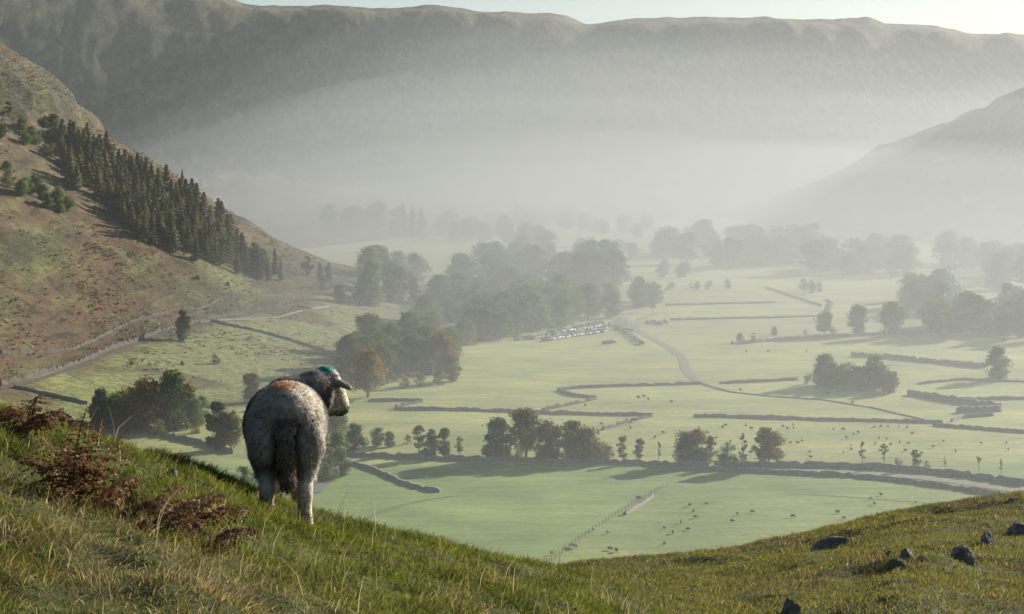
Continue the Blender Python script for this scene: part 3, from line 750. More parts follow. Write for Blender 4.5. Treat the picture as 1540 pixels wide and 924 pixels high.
for pts, lab, kw in [
    ([(838, 588), (872, 584), (960, 581), (1056, 578)], 'grey drystone wall along the near side of the car park field, ending at the bend of the track', {}),
    ([(838, 588), (862, 596), (898, 600)], 'short grey wall turning back from the car park field wall', {}),
    ([(898, 601), (868, 608), (815, 619)], 'sunlit pale wall slanting down to the long straight pasture wall', dict(mat='lit')),
    ([(1082, 578), (1130, 576), (1200, 572)], 'grey wall running from the track to the copse in the misty pasture', {}),
    ([(593, 617), (690, 618), (760, 620), (830, 623), (905, 625), (982, 626)], 'long straight grey wall across the pasture above the roadside trees', {}),
    ([(982, 627), (950, 634), (905, 648)], 'sunlit pale wall dropping from the end of the long straight pasture wall', dict(mat='lit')),
    ([(553, 604), (600, 604), (636, 604)], 'short grey wall just right of the sheep head', {}),
    ([(636, 605), (612, 610), (593, 616)], 'very short sunlit wall joining the two grey walls right of the sheep', dict(mat='lit')),
    ([(1043, 628), (1150, 630), (1240, 633), (1330, 635), (1418, 637)], 'long grey wall above the pasture full of grazing sheep', {}),
    ([(1403, 641), (1470, 646), (1545, 652)], 'grey wall continuing to the right past the gap in the long sheep pasture wall', {}),
    ([(1366, 594), (1440, 606), (1506, 615)], 'dark overgrown wall running from the misty copse to the right', dict(h=2.0, wd=1.6)),
    ([(1440, 621), (1505, 619)], 'dark hedge stub beside the overgrown wall at the zigzag', dict(h=2.0, wd=3)),
    ([(1430, 635), (1450, 629), (1495, 626)], 'low wall closing the zigzag beside the overgrown wall', {}),
    ([(1440, 602), (1545, 601)], 'thin grey wall beyond the zigzag reaching the right edge', {}),
    ([(1280, 536), (1340, 540), (1400, 546), (1482, 554)], 'thick dark wall in the mist leading to the tall lone tree', dict(h=2.0)),
    ([(1380, 579), (1450, 572), (1545, 575)], 'thin wall passing under the tall lone misty tree', dict(h=1.0)),
    ([(1100, 519), (1160, 514), (1220, 509), (1300, 505), (1420, 501)], 'dim hedge bank under the three dark trees in the mist', dict(h=1.6, wd=1.5)),
    ([(1008, 482), (1090, 480), (1150, 479), (1225, 477)], 'dim wall behind the red tents running into the mist', {}),
    ([(1000, 460), (1080, 458), (1166, 456)], 'fainter dim wall one field beyond the red tents', {}),
    ([(1150, 433), (1190, 446), (1236, 461)], 'dim wall slanting down to the forked misty tree', {}),
    ([(810, 374), (880, 373)], 'faint wall between the far strip fields', {}), ([(815, 383), (870, 382)], 'faint wall nearer than the other between the far strip fields', {}),
    ([(520, 686), (560, 688), (640, 692), (740, 694), (830, 696), (900, 697), (1008, 701), (1066, 703)], 'dark roadside wall under the row of trees', dict(h=1.45)),
    ([(1074, 703), (1120, 703), (1220, 703), (1280, 704), (1330, 706), (1390, 711), (1450, 717), (1545, 731)], 'dark wall behind the lane curving away to the right', dict(h=1.6)),
    ([(1030, 706), (1080, 709), (1140, 711), (1200, 714), (1270, 717), (1330, 722), (1390, 729), (1440, 736), (1545, 752)], 'lower wall on the near side of the curving lane', dict(h=1.2)),
    ([(225, 652), (262, 660), (300, 668), (350, 683)], 'shadowed stream wall left of the sheep', dict(h=1.5)),
    ([(20, 584), (60, 592), (100, 601), (132, 609)], 'dark field wall at the foot of the fell below the track', {}),
    ([(318, 484), (345, 490), (400, 502), (445, 515), (487, 528)], 'dark wall slanting across the upper intake field', {}),
    ([(0, 532), (60, 532), (110, 527), (150, 509), (186, 491), (225, 477), (262, 468), (300, 466), (318, 458), (330, 450), (380, 447), (440, 445)], 'crooked upper intake wall below the bracken slope', dict(mat='lit', h=1.3)),
    ([(0, 581), (40, 571), (90, 557), (130, 543), (185, 520), (240, 500), (300, 484), (360, 472), (440, 460)], 'sunlit lower intake wall beside the fellside track', dict(mat='lit', h=1.7)),
    ([(447, 462), (470, 466), (495, 462)], 'short grey wall at the end of the fellside track', {}),
    ([(455, 468), (420, 478), (300, 486)], 'broken low wall crossing the field by the lone fellside tree', dict(h=0.7)),
    ([(520, 697), (545, 702), (562, 708), (582, 716), (604, 727), (630, 735), (661, 741)], 'dark overgrown ditch bank curving through the near green field', dict(h=0.9, wd=1.4)),
    ([(1050, 576), (1095, 590), (1160, 597), (1235, 602), (1310, 614), (1390, 632)], 'thin dark fence bank crossing the misty pasture from the track', dict(h=0.4, wd=0.3)),
    ([(940, 775), (965, 760), (982, 748)], 'low tumbled wall stub along the wire fence in the near field', dict(h=0.8))]:
    kw = dict(kw)
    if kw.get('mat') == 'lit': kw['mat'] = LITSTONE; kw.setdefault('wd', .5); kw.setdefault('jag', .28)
    stone_wall(pts, lab, **kw)

ribbon('lane', [(1000, 704), (1100, 706.5), (1200, 708.5), (1280, 711), (1330, 714), (1390, 720.5), (1450, 727), (1545, 742)], 4.2, GRAVEL)
ribbon('farm_track_path', [(958, 497), (985, 512), (1012, 527), (1028, 540), (1030, 555), (1040, 567), (1058, 578), (1090, 587)], 4.0, GRAVEL)
ribbon('car_park_track_path', [(958, 497), (952, 484), (990, 470), (1030, 470)], 4.0, GRAVEL)
ribbon('fellside_track_path', [(0, 585), (45, 575), (95, 560), (135, 546), (190, 523), (245, 503), (305, 487), (365, 475), (440, 463)], 2.2, FELLTRACK)
ribbon('farm_road', [(520, 462), (560, 464), (590, 468), (625, 476)], 5.0, GRAVEL)
ribbon('stream', [(462, 742), (480, 725), (500, 706), (515, 690), (525, 676)], 7.0, PALE_GRAVEL)
ribbon('stream_bank_path', [(130, 650), (170, 655), (215, 648), (235, 642)], 7.0, PALE_GRAVEL)

RUT = plain('worn_grass', (0.15, 0.195, 0.07), 0.95, var=.15, scale=.4)
ribbon('field_track_path', [(545, 785), (565, 773), (600, 761), (640, 752), (690, 746)], 1.2, RUT, .06)
ribbon('field_track_path', [(1180, 742), (1280, 748), (1400, 757), (1500, 770)], 1.2, RUT, .06)

# wire fence down the near field
def bar(bm, a, b, t):
    a, b = Vector(a), Vector(b); d = (b - a).normalized(); s = d.cross(Vector((0, 0, 1) if abs(d.z) < 0.9 else (1, 0, 0))).normalized() * t / 2; u = d.cross(s)
    v = [bm.verts.new(p + i * s + j * u) for p in (a, b) for i, j in ((-1, -1), (1, -1), (1, 1), (-1, 1))]
    for f in ((0, 1, 2, 3), (7, 6, 5, 4), (0, 4, 5, 1), (1, 5, 6, 2), (2, 6, 7, 3), (3, 7, 4, 0)): bm.faces.new([v[k] for k in f])
WOOD = plain('weathered_post', (0.20, 0.18, 0.15), 0.9); WIRE = plain('fence_wire', (0.3, 0.3, 0.3), 0.5, 0.6)
q, z = path_on_land([(830, 846), (880, 806), (935, 770), (975, 747), (1003, 731)], 2.6)
fence = empty('wire_fence', (q[0, 0], q[0, 1], z[0])); tag(fence, 'post and wire fence running down the near green field', 'fence')
o0 = Vector((q[0, 0], q[0, 1], z[0])); bmw = bmesh.new(); prev = None
bmp = bmesh.new(); bar(bmp, (0, 0, -0.4), (0, 0, 1.2), 0.09); post_me = bm_mesh('post', bmp, WOOD)
for (x, y), zz in zip(q, z):
    p = Vector((x, y, zz)) - o0; link('post', post_me, fence, p)
    if prev is not None:
        for h in (0.45, 0.85, 1.2): bar(bmw, prev + Vector((0, 0, h)), p + Vector((0, 0, h)), 0.025)
    prev = p
link('wire', bm_mesh('wire', bmw, WIRE), fence)

# parked cars
def car_paint(name, c):
    return plain(name, c, 0.25, 0.0, 0.02, spec=0.6)
GLASS = plain('car_glass', (0.02, 0.025, 0.03), 0.08, 0, 0.05, spec=0.8); TYRE = plain('tyre_rubber', (0.02, 0.02, 0.02), 0.9)
def car_mesh(paint, van=False):
    bm = bmesh.new()
    top = 2.1 if van else 1.48; L = 4.9 if van else 4.25
    prof = [(-L / 2, .35), (-L / 2, .85), (-L / 2 + .1, .98), (-L / 2 + (.12 if van else .55), top - .04), (-L / 2 + (.3 if van else .9), top), (L * .12, top), (L * .27, 1.0), (L / 2 - .12, .86), (L / 2, .6), (L / 2, .35)]
    ws = [.82, .86, .85, .66, .62, .62, .78, .8, .8, .8]
    l = [bm.verts.new((x, -w_, z_)) for (x, z_), w_ in zip(prof, ws)]; rr = [bm.verts.new((x, w_, z_)) for (x, z_), w_ in zip(prof, ws)]
    n = len(prof)
    for k in range(n):
        f = bm.faces.new((l[k], l[(k + 1) % n], rr[(k + 1) % n], rr[k])); f.material_index = 1 if k in (2, 5) else 0
    def side(v, flip):
        for ids, m in (((0, 1, 2, 6, 7, 8, 9), 0), ((2, 3, 4, 5, 6), 1)):
            vs = [v[k] for k in ids]; f = bm.faces.new(vs if flip else vs[::-1]); f.material_index = m if not van or m == 0 else 0
    side(l, False); side(rr, True)
    bmesh.ops.recalc_face_normals(bm, faces=bm.faces)
    bmesh.ops.bevel(bm, geom=[e for e in bm.edges], offset=0.05, segments=2, affect='EDGES', profile=0.6)
    for x in (-L * .31, L * .31):
        for s in (-1, 1):
            m = Matrix.Translation((x, s * .78, .32)) @ Matrix.Rotation(R(90), 4, 'X')
            g = bmesh.ops.create_cone(bm, cap_ends=True, segments=14, radius1=.32, radius2=.32, depth=.2, matrix=m)
            for f in {f for v in g['verts'] for f in v.link_faces}: f.material_index = 2
    return bm_mesh('car', bm, [paint, GLASS, TYRE], True)
CARS = {k: car_mesh(car_paint(k + '_paint', c)) for k, c in {'silver': (.62, .63, .64), 'white': (.85, .85, .83), 'black': (.03, .03, .035), 'blue': (.05, .09, .2), 'red': (.4, .04, .03), 'grey': (.2, .21, .22)}.items()}
VAN = car_mesh(CARS['white'].materials[0], True)
def park(p, yaw, k, label, group):
    o = link('parked_car', CARS[k]); o.location = p; o.rotation_euler = (0, 0, yaw); o.scale = (1.15, 1.15, 1.2); tag(o, label, 'car', group)
cr = random.Random(5); NSEEN = {}
def car_row(a, b, n, label, group, turn=90, kinds=('silver', 'silver', 'white', 'white', 'white', 'black', 'blue', 'grey', 'silver', 'red')):  # white and silver paint weighted up to stand in for sun glints
    A, B = hit(*a), hit(*b); yaw = math.atan2(B.y - A.y, B.x - A.x)
    for k in range(n):
        p = A.lerp(B, (k + cr.uniform(-.3, .3)) / max(1, n - 1)); p.z = float(ground(p.x, p.y))
        c = cr.choice(kinds); park(p, yaw + R(turn) * cr.choice((1, 1, 1, -1)) + cr.uniform(-.06, .06), c, label.format(c), group)
car_row((821, 513), (906, 500), 18, '{} car parked in the front row of the field car park', 'cars in the front row')
car_row((810, 508.5), (906, 496), 19, '{} car parked in the middle row of the field car park', 'cars in the middle row')
car_row((828, 502.5), (904, 491), 16, '{} car parked in the back row against the wood', 'cars in the back row')
car_row((845, 498.5), (902, 488.5), 12, '{} car parked tight against the trees behind the back row', 'cars tight against the trees')
car_row((778, 512), (803, 509), 6, '{} car in the short row left of the field car park', 'cars in the short left row')
car_row((942, 502), (966, 519), 9, '{} car in the line parked along the farm track', 'cars along the farm track', 0, ('silver', 'white', 'grey', 'silver', 'black'))
car_row((929, 495), (944, 500), 6, '{} car in the bunch parked by the marquee', 'cars by the marquee')
car_row((912, 518), (921, 516.5), 2, '{} car parked apart on the open grass below the marquee', 'dark cars on the open grass', 20, ('black', 'blue'))
car_row((984, 486.5), (992, 489), 3, '{} car parked between the two red tents', 'cars between the red tents', 60)
car_row((850, 505), (908, 495), 9, '{} car left at an angle between the rows of the field car park', 'cars left at an angle', 55, ('white', 'silver', 'white', 'grey'))
car_row((800, 510.5), (822, 506), 5, '{} car at the ragged left end of the middle row', 'cars at the ragged left end', 75, ('white', 'silver', 'white'))
for px, row, lab in [(921, 491, 'white van parked just left of the marquee'), (608, 473, 'white van on the farm road at the foot of the fell')]:
    o = link('van', VAN); o.location = hit(px, row); o.rotation_euler = (0, 0, 0.6); tag(o, lab, 'van')

# tents, houses and sheds
def gable(bm, L, W, h, ridge, over=0.0, mi=0):
    x, y = L / 2, W / 2
    v = [bm.verts.new(p) for p in [(-x, -y, -.5), (x, -y, -.5), (x, y, -.5), (-x, y, -.5), (-x, -y, h), (x, -y, h), (x, y, h), (-x, y, h), (-x, 0, ridge), (x, 0, ridge)]]
    for f in ((0, 1, 5, 4), (2, 3, 7, 6), (1, 2, 6, 9, 5), (3, 0, 4, 8, 7)): bm.faces.new([v[k] for k in f])
def roof_bm(L, W, h, ridge, over=0.35, t=0.18):
    bm = bmesh.new(); x = L / 2 + over; k = (ridge - h) / (W / 2); y = W / 2 + over; zz = h - over * k
    pr = [(-y, zz + .02), (0, ridge + .02), (y, zz + .02), (y, zz + t), (0, ridge + t), (-y, zz + t)]
    a = [bm.verts.new((-x, p, q_)) for p, q_ in pr]; b = [bm.verts.new((x, p, q_)) for p, q_ in pr]
    for i in range(6): bm.faces.new((a[i], a[(i + 1) % 6], b[(i + 1) % 6], b[i]))
    bm.faces.new((a[0], a[1], a[4], a[5])); bm.faces.new((a[1], a[2], a[3], a[4])); bm.faces.new((b[0], b[5], b[4], b[1])); bm.faces.new((b[1], b[4], b[3], b[2]))
    bmesh.ops.recalc_face_normals(bm, faces=bm.faces); return bm
WHITE = plain('whitewash', (0.75, 0.74, 0.70), 0.9, 0, 0.06); SLATE = plain('slate', (0.10, 0.105, 0.11), 0.7, 0, 0.3); CANVAS = plain('white_canvas', (0.82, 0.82, 0.80), 0.6, 0, 0.04)
def see_through(m, f=0.55):
    t = m.node_tree; p = t.nodes['Principled BSDF']; tr = node(t, 'ShaderNodeBsdfTranslucent'); tr.inputs[0].default_value = (0.85, 0.84, 0.80, 1)
    ms = node(t, 'ShaderNodeMixShader'); ms.inputs[0].default_value = f; t.links.new(p.outputs[0], ms.inputs[1]); t.links.new(tr.outputs[0], ms.inputs[2]); t.links.new(ms.outputs[0], t.nodes['Material Output'].inputs[0])
see_through(CANVAS)
PANE = plain('window_glass', (0.03, 0.035, 0.04), 0.1); DOORP = plain('door_paint', (0.06, 0.07, 0.06), 0.5)
def box(bm, c, s):
    g = bmesh.ops.create_cube(bm, size=1.0)
    for v in g['verts']: v.co = Vector((c[0] + v.co.x * s[0], c[1] + v.co.y * s[1], c[2] + v.co.z * s[2]))
def house(px, row, L, W, h, ridge, yaw, label, wallm, cat='house', name='stone_house', chimneys=2):
    o = empty(name, hit(px, row), yaw); tag(o, label, cat)
    bm = bmesh.new(); gable(bm, L, W, h, ridge); link('wall', bm_mesh('wall', bm, wallm), o)
    rf = link('roof', bm_mesh('roof', roof_bm(L, W, h, ridge), SLATE), o)
    for k in range(chimneys):
        bm = bmesh.new(); box(bm, ((L / 2 - .5) * (1 if k else -1), 0, ridge + .5), (.7, .9, 1.6)); link('chimney', bm_mesh('chimney', bm, wallm), rf)
    for x in (-.3, .3):
        for zz in ((1.3, 3.6) if h > 4 else (1.3,)):
            bm = bmesh.new(); box(bm, (x * L, -W / 2 - .01, zz), (.9, .08, 1.1)); link('window', bm_mesh('window', bm, PANE), o)
    bm = bmesh.new(); box(bm, (0, -W / 2 - .02, 1.0), (1.0, .1, 2.1)); link('door', bm_mesh('door', bm, DOORP), o)
house(1431, 464, 11, 7, 5, 7.5, 0.5, 'white farmhouse glimpsed between the misty trees of the grove', WHITE, name='farmhouse')
house(662, 452, 8, 6, 4.8, 7.2, 1.2, 'white gabled cottage among the trees behind the copse', WHITE, name='cottage')
house(549, 458, 14, 8, 3.6, 6.2, 0.3, 'long pale barn half hidden by trees at the foot of the fell', WHITE, 'barn', 'farm_barn', 0)
house(639, 690, 3.0, 2.2, 1.7, 2.3, 0.1, 'tiny pale stone sheep shelter behind the roadside wall', plain('pale_stone', (.34, .31, .27), .95), 'shelter', 'sheep_shelter', 0)

mq = empty('marquee', hit(938, 489.5), 0.5); mq.scale = (1.25, 1.25, 1.15); tag(mq, 'large white peaked marquee at the end of the car park', 'tent')
bm = bmesh.new(); gable(bm, 7.2, 5.4, 2.3, 2.31); link('tent_wall', bm_mesh('tent_wall', bm, CANVAS), mq)
bm = bmesh.new()
for x in (-1.8, 1.8):
    base = [bm.verts.new((x + a * 1.95, b * 2.95, 2.25)) for a, b in ((-1, -1), (0, -1), (1, -1), (1, 0), (1, 1), (0, 1), (-1, 1), (-1, 0))]
    mid = [bm.verts.new((x + (v.co.x - x) * .4, v.co.y * .4, 3.4)) for v in base]; t = bm.verts.new((x, 0, 5.3))
    for k in range(8):
        bm.faces.new((base[k], base[(k + 1) % 8], mid[(k + 1) % 8], mid[k])); bm.faces.new((mid[k], mid[(k + 1) % 8], t))
link('tent_roof', bm_mesh('tent_roof', bm, CANVAS), mq)
REDC = plain('red_canvas', (0.50, 0.10, 0.06), 0.7, 0, 0.05)
for px, row, wd, lab in [(974, 487.5, 3.4, 'small red tent nearest the white marquee'), (1000, 487, 4.2, 'red tent farther from the marquee beside the field wall'), (899, 491.5, 3.0, 'small pinkish red tent at the end of the back row of cars')]:
    o = empty('camping_tent', hit(px, row), 0.4); tag(o, lab, 'tent')
    bm = bmesh.new(); bmesh.ops.create_uvsphere(bm, u_segments=16, v_segments=8, radius=1)
    for v in bm.verts: v.co = Vector((v.co.x * wd / 2, v.co.y * wd * .42, max(v.co.z, -0.1) * wd * .62 * (1 - .18 * abs(v.co.x))))
    link('canopy', bm_mesh('canopy', bm, REDC), o)
    bm = bmesh.new(); box(bm, (0, -wd * .36, wd * .2), (wd * .3, .25, wd * .38)); link('tent_door', bm_mesh('tent_door', bm, plain('tent_door_cloth', (.12, .05, .04))), o)
# ------------------------------------------------------------------ rocks
def m_rock(name, moss=0.3):
    m, t, p = new_mat(name)
    a = noise_node(t, 6, 8, 0.7); b = noise_node(t, 40, 6, 0.7)
    c = ramp(t, a, [(0.34, (0.06, 0.057, 0.05)), (0.47, (0.15, 0.145, 0.13)), (0.56, (0.20, 0.195, 0.175)), (0.66, (0.36, 0.35, 0.32))])
    c = mix(t, 1.0, c, ramp(t, b, [(0.3, (0.6, 0.6, 0.6)), (0.7, (1.4, 1.4, 1.38))]), 'MULTIPLY')
    g = node(t, 'ShaderNodeNewGeometry'); s = node(t, 'ShaderNodeSeparateXYZ'); t.links.new(g.outputs['Normal'], s.inputs[0])
    mm = node(t, 'ShaderNodeMath', operation='MULTIPLY'); t.links.new(s.outputs[2], mm.inputs[0]); t.links.new(a, mm.inputs[1])
    c = mix(t, ramp(t, mm.outputs[0], [(0.62 - moss, (0, 0, 0)), (0.72 - moss, (1, 1, 1))]), c, (0.075, 0.08, 0.03))
    t.links.new(c, p.inputs['Base Color']); bump(t, p, b, 0.6, 0.02)
    return m
ROCK = m_rock('rock_face', 0.14); MOSSY = m_rock('mossy_rock', 0.42)
def rock_mesh(seed, sx, sy, sz, mat=None, cuts=11):
    r = np.random.default_rng(seed); bm = bmesh.new(); bmesh.ops.create_icosphere(bm, subdivisions=5, radius=1.0)
    P = np.array([v.co[:] for v in bm.verts])
    for _ in range(cuts):
        n = r.normal(size=3); n[2] *= 0.7; n /= np.linalg.norm(n); d = r.uniform(0.55, 0.82)
        e = np.maximum(P @ n - d, 0); P = P - e[:, None] * n
    nz = fbm(P[:, 0] * 2.2 + seed, P[:, 1] * 2.2 + P[:, 2] * 1.7, seed, 4)
    nz2 = fbm(P[:, 0] * 7 + P[:, 2] * 5, P[:, 1] * 7 - P[:, 2] * 4, seed + 5, 3)
    P = P * (1 + 0.09 * nz + 0.05 * nz2)[:, None]
    P = P / np.abs(P).max(0) * np.array([sx / 2, sy / 2, sz])
    for v, p in zip(bm.verts, P): v.co = p
    return bm_mesh('rock', bm, mat or ROCK, False)
def rock(px, row, wpx, hpx, label, near=True, mat=None, depth=0.8, seed=None, name='boulder'):
    p = hit(px, row, near); k = p.y / F; sx, sz = wpx * k, hpx * k
    o = link(name, rock_mesh(seed or int(px), sx, sx * depth, sz * 1.12, mat)); o.location = p - Vector((0, 0, sz * 0.12)); tag(o, label, 'rock')
    o.rotation_euler = (0, 0, 0)
    return o
rock(1251, 827, 70, 21, 'long flat dark boulder lying on the knoll, the widest one', depth=0.6)
rock(1366, 842, 27, 18, 'grey block rising from the middle of the cluster of small stones', seed=3)
rock(1339, 838, 16, 10, 'small pale stone on the left of the stone cluster', seed=17)
rock(1349, 852, 33, 12, 'mossy low stone in front of the stone cluster', mat=MOSSY, seed=8)
rock(1360, 853, 16, 7, 'small grey stone beside the mossy low stone', seed=28)
rock(1386, 842, 20, 6, 'flat stone almost sunk in turf right of the grey block', seed=39)
rock(1371, 858, 12, 4, 'tiny stone lowest of the stone cluster', seed=49)
rock(1447, 846, 38, 25, 'square shouldered grey boulder with a pale edge right of the stone cluster', seed=5)
rock(1488, 821, 28, 22, 'upright grey boulder between the square boulder and the dark one', seed=14)
rock(1532, 804, 38, 18, 'dark boulder cut by the right edge of the photo', seed=23)
rock(1188, 924, 34, 29, 'dark pointed boulder lowest on the knoll', seed=11)
rock(1000, 848, 13, 6, 'small stone on the skyline where the knoll begins', seed=31)
rock(1524, 753, 22, 5, 'dark flat stone on the crest of the knoll', seed=33)
rock(257, 718, 27, 13, 'pale stone half hidden in grass left of the sheep', seed=41, name='stone')
rock(240, 727, 13, 11, 'small grey stone just below the pale stone in the grass', seed=42, name='stone')
rock(296, 420, 13, 7, 'grey boulder on the bracken slope below the plantation', False)
rock(343, 430, 8, 6, 'smaller boulder right of the grey one below the plantation', False)
rock(120, 353, 6, 5, 'pale stone on the bracken slope left of the plantation', False)
rock(274, 549, 8, 6, 'pale boulder in the rough of the sloping field', False)
for px, row, wd, h, lab in [(12, 170, 34, 62, 'craggy rock buttress high on the fell, its left mass'), (44, 188, 36, 58, 'craggy rock buttress right of the left mass on the fell')]: pass

# ------------------------------------------------------------------ dead bracken
BRACKEN = leafy('dead_bracken', trans=0.25, rough=0.6)
def frond(L, seed, az, lean0, curl):
    r = np.random.default_rng(seed); n = 22; V, T, Cc = [], [], []
    ca, sa = math.cos(az), math.sin(az); pts = [np.zeros(3)]; a = lean0
    for k in range(n):
        d = np.array([math.sin(a) * ca, math.sin(a) * sa, math.cos(a)]); pts.append(pts[-1] + d * L / n); a += curl / n * (0.4 + 1.6 * k / n) + r.normal() * 0.05
        az2 = r.normal() * 0.04; ca, sa = ca * math.cos(az2) - sa * math.sin(az2), sa * math.cos(az2) + ca * math.sin(az2)
    pts = np.array(pts)
    def tri(p, q, s, c): V.extend([p, q, s]); T.append((len(V) - 3, len(V) - 2, len(V) - 1)); Cc.extend([c] * 3)
    base = np.array([(0.17, 0.085, 0.038), (0.125, 0.062, 0.027), (0.22, 0.125, 0.058)][r.integers(3)])
    for k in range(n):
        d = pts[k + 1] - pts[k]; s = np.cross(d, [0, 0, 1.0]); s = s / (np.linalg.norm(s) + 1e-9) * 0.0035
        c = base * 0.8; tri(pts[k] - s, pts[k] + s, pts[k + 1] + s * .8, c); tri(pts[k] - s, pts[k + 1] + s * .8, pts[k + 1] - s * .8, c)
        t = k / n
        if t < 0.22: continue
        pl = L * 0.40 * (math.sin(math.pi * min(1, (1.08 - t) * 0.62)) ** 1.0) * r.uniform(.75, 1.1)
        for sd in (-1, 1):
            lat = np.cross(d / np.linalg.norm(d), [0, 0, 1.0]); lat /= np.linalg.norm(lat) + 1e-9
            pd = lat * sd * 0.85 + d / np.linalg.norm(d) * 0.5 + np.array([0, 0, r.uniform(-.5, .1)]); pd /= np.linalg.norm(pd)
            p = pts[k]; m = 9; c = base * r.uniform(.6, 1.5); cu = r.uniform(.03, .16)
            for j in range(m):
                q = p + pd * pl / m; w2 = np.cross(pd, lat * .3 + np.array([0, 0, 1.0]) + r.normal(size=3) * .35); w2 /= np.linalg.norm(w2) + 1e-9
                wl = pl * 0.125 * (1 - j / m) ** .7 + .003
                for s2 in (-1, 1): tri(p, q, p * .4 + q * .6 + w2 * s2 * wl + np.array([0, 0, -1]) * wl * r.uniform(0, .6), c * r.uniform(.8, 1.2))
                p = q; pd = pd + np.array([0, 0, -1]) * cu + r.normal(size=3) * .06; pd /= np.linalg.norm(pd)
    return mesh_np('frond', np.array(V), None, np.array(T), BRACKEN, np.array(Cc))
def bracken(px, row, specs, label, seed):
    p = hit(px, row, True); o = empty('dead_bracken', p); tag(o, label, 'bracken'); r = random.Random(seed)
    for k, (L, az, lean, curl) in enumerate(specs):
        f = link('frond', frond(L, seed * 31 + k, R(az), R(lean), R(curl)), o); f.location = (r.uniform(-.07, .07), r.uniform(-.05, .05), -0.02)
bracken(35, 652, [(.34, 10, 30, 95), (.30, 175, 35, 90), (.26, 80, 10, 80), (.30, -20, 55, 60), (.24, 120, 20, 110), (.28, 200, 20, 120), (.22, 300, 30, 100)], 'brown dead bracken on the skyline at the left, one frond reaching right', 3)
bracken(128, 768, [(.40, 75, 4, 50), (.38, 20, 10, 60), (.36, 150, 8, 65), (.34, 250, 10, 90), (.28, 330, 18, 80), (.38, 45, 12, 40), (.34, 110, 6, 90)], 'tallest upright clump of dead brown bracken on the slope', 4)
bracken(72, 716, [(.24, 180, 35, 80), (.22, 60, 20, 90), (.2, 320, 40, 90), (.22, 120, 30, 100)], 'small tangle of dead bracken left of the tallest clump', 5)
bracken(196, 768, [(.22, 20, 30, 100), (.24, 150, 35, 90), (.2, 260, 30, 120), (.22, 320, 40, 90), (.2, 80, 20, 110)], 'curled patch of dead bracken just right of the tallest clump', 6)
bracken(232, 786, [(.28, 0, 55, 50), (.26, 330, 55, 60), (.24, 170, 50, 70), (.24, 60, 35, 90), (.24, 290, 60, 50)], 'flattened dead bracken between the curled patch and the lowest one', 7)
bracken(280, 806, [(.34, 15, 45, 60), (.32, 50, 25, 80), (.30, 150, 40, 70), (.30, 330, 60, 50), (.28, 250, 50, 80), (.26, 100, 20, 100), (.30, 350, 35, 75)], 'lowest and rightmost dead bracken, spreading flat over the turf', 8)

# ------------------------------------------------------------------ grass
GRASS = leafy('grass_blades', trans=0.5, rough=0.8, spec=0.03)
def blades(x, y, z, h, wd, lx, ly, col, tip, seed):
    r = np.random.default_rng(seed); n = len(x); a = r.uniform(0, 2 * np.pi, n)
    sx, sy = np.cos(a), np.sin(a); P = np.stack([x, y, z - 0.008], 1)
    def at(t, wk):
        c = P + np.stack([lx * h * t * t, ly * h * t * t, h * t * (1 - 0.25 * t * np.minimum(1, np.hypot(lx, ly)))], 1)
        s = np.stack([sx, sy, np.zeros(n)], 1) * (wd * wk / 2)[:, None]
        return c - s, c + s
    a0, b0 = at(0, 1.0); a1, b1 = at(0.45, .85); a2, b2 = at(0.8, .5); a3, _ = at(1.0, 0)
    V = np.stack([a0, b0, a1, b1, a2, b2, a3], 1).reshape(-1, 3); i = np.arange(n) * 7
    Q = np.concatenate([np.stack([i, i + 1, i + 3, i + 2], 1), np.stack([i + 2, i + 3, i + 5, i + 4], 1)]); T = np.stack([i + 4, i + 5, i + 6], 1)
    C0, C1 = col, tip; cm = (C0 + C1) / 2
    K = np.stack([C0, C0, C0, C0, cm, cm, C1], 1).reshape(-1, 3)
    return V, Q, T, K
def pick(n, cols, wts, r, var=.25):
    k = r.choice(len(cols), n, p=np.array(wts) / sum(wts)); return np.array(cols)[k] * r.uniform(1 - var, 1 + var, (n, 1))
def merge(parts, name):
    V, Q, T, K, o = [], [], [], [], 0
    for v, q, t, k in parts: V.append(v); Q.append(q + o); T.append(t + o); K.append(k); o += len(v)
    return link(name, mesh_np(name, np.concatenate(V), np.concatenate(Q), np.concatenate(T), GRASS, np.concatenate(K)))
GC = [(0.115, 0.145, 0.02), (0.18, 0.185, 0.028), (0.07, 0.092, 0.015), (0.22, 0.20, 0.04)]
SC = [(0.32, 0.25, 0.125), (0.23, 0.17, 0.08), (0.42, 0.35, 0.20)]
BC = [(0.10, 0.07, 0.032), (0.075, 0.05, 0.024), (0.13, 0.10, 0.05)]
def sample(n, u0, u1, d0, d1, r):
    D = np.sqrt(r.uniform(d0 * d0, d1 * d1, n)); u = r.uniform(u0, u1, n); return u * D, D, u
parts = []
r = np.random.default_rng(91)
N = 290000
x, y, u = sample(N, -.37, .17, 4.0, 11.6, r)
keepm = y < np.interp(PX(u), _cp, _cD) + 1.2; x, y, u = x[keepm], y[keepm], u[keepm]; n = len(x)
z = h_near(x, y)
warm = fbm(x * 1.1, y * 1.1, 501, 3) + 0.35 * np.clip((-u - .12) * 4, -.6, 1); tuft = fbm(x * 3.2, y * 3.2, 507, 3); fine = fbm(x * 9, y * 9, 511, 2)
col = pick(n, GC, [4, 4, 3, 2], r); br = pick(n, BC, [1, 1, 1], r); st = pick(n, SC, [2, 2, 1], r, .3)
mb = r.random(n) < np.clip(0.06 + 0.65 * (warm + .4 * fine), 0, .75); col[mb] = br[mb]
ms = r.random(n) < np.clip(0.05 + 0.26 * (warm - .2 * fine), 0.02, .35); col[ms] = st[ms]
h = (0.020 + 0.035 * np.clip(tuft + .1, 0, 1) + .014 * np.clip(fine, 0, 1)) * r.uniform(.5, 1.6, n); h[ms] *= 1.4
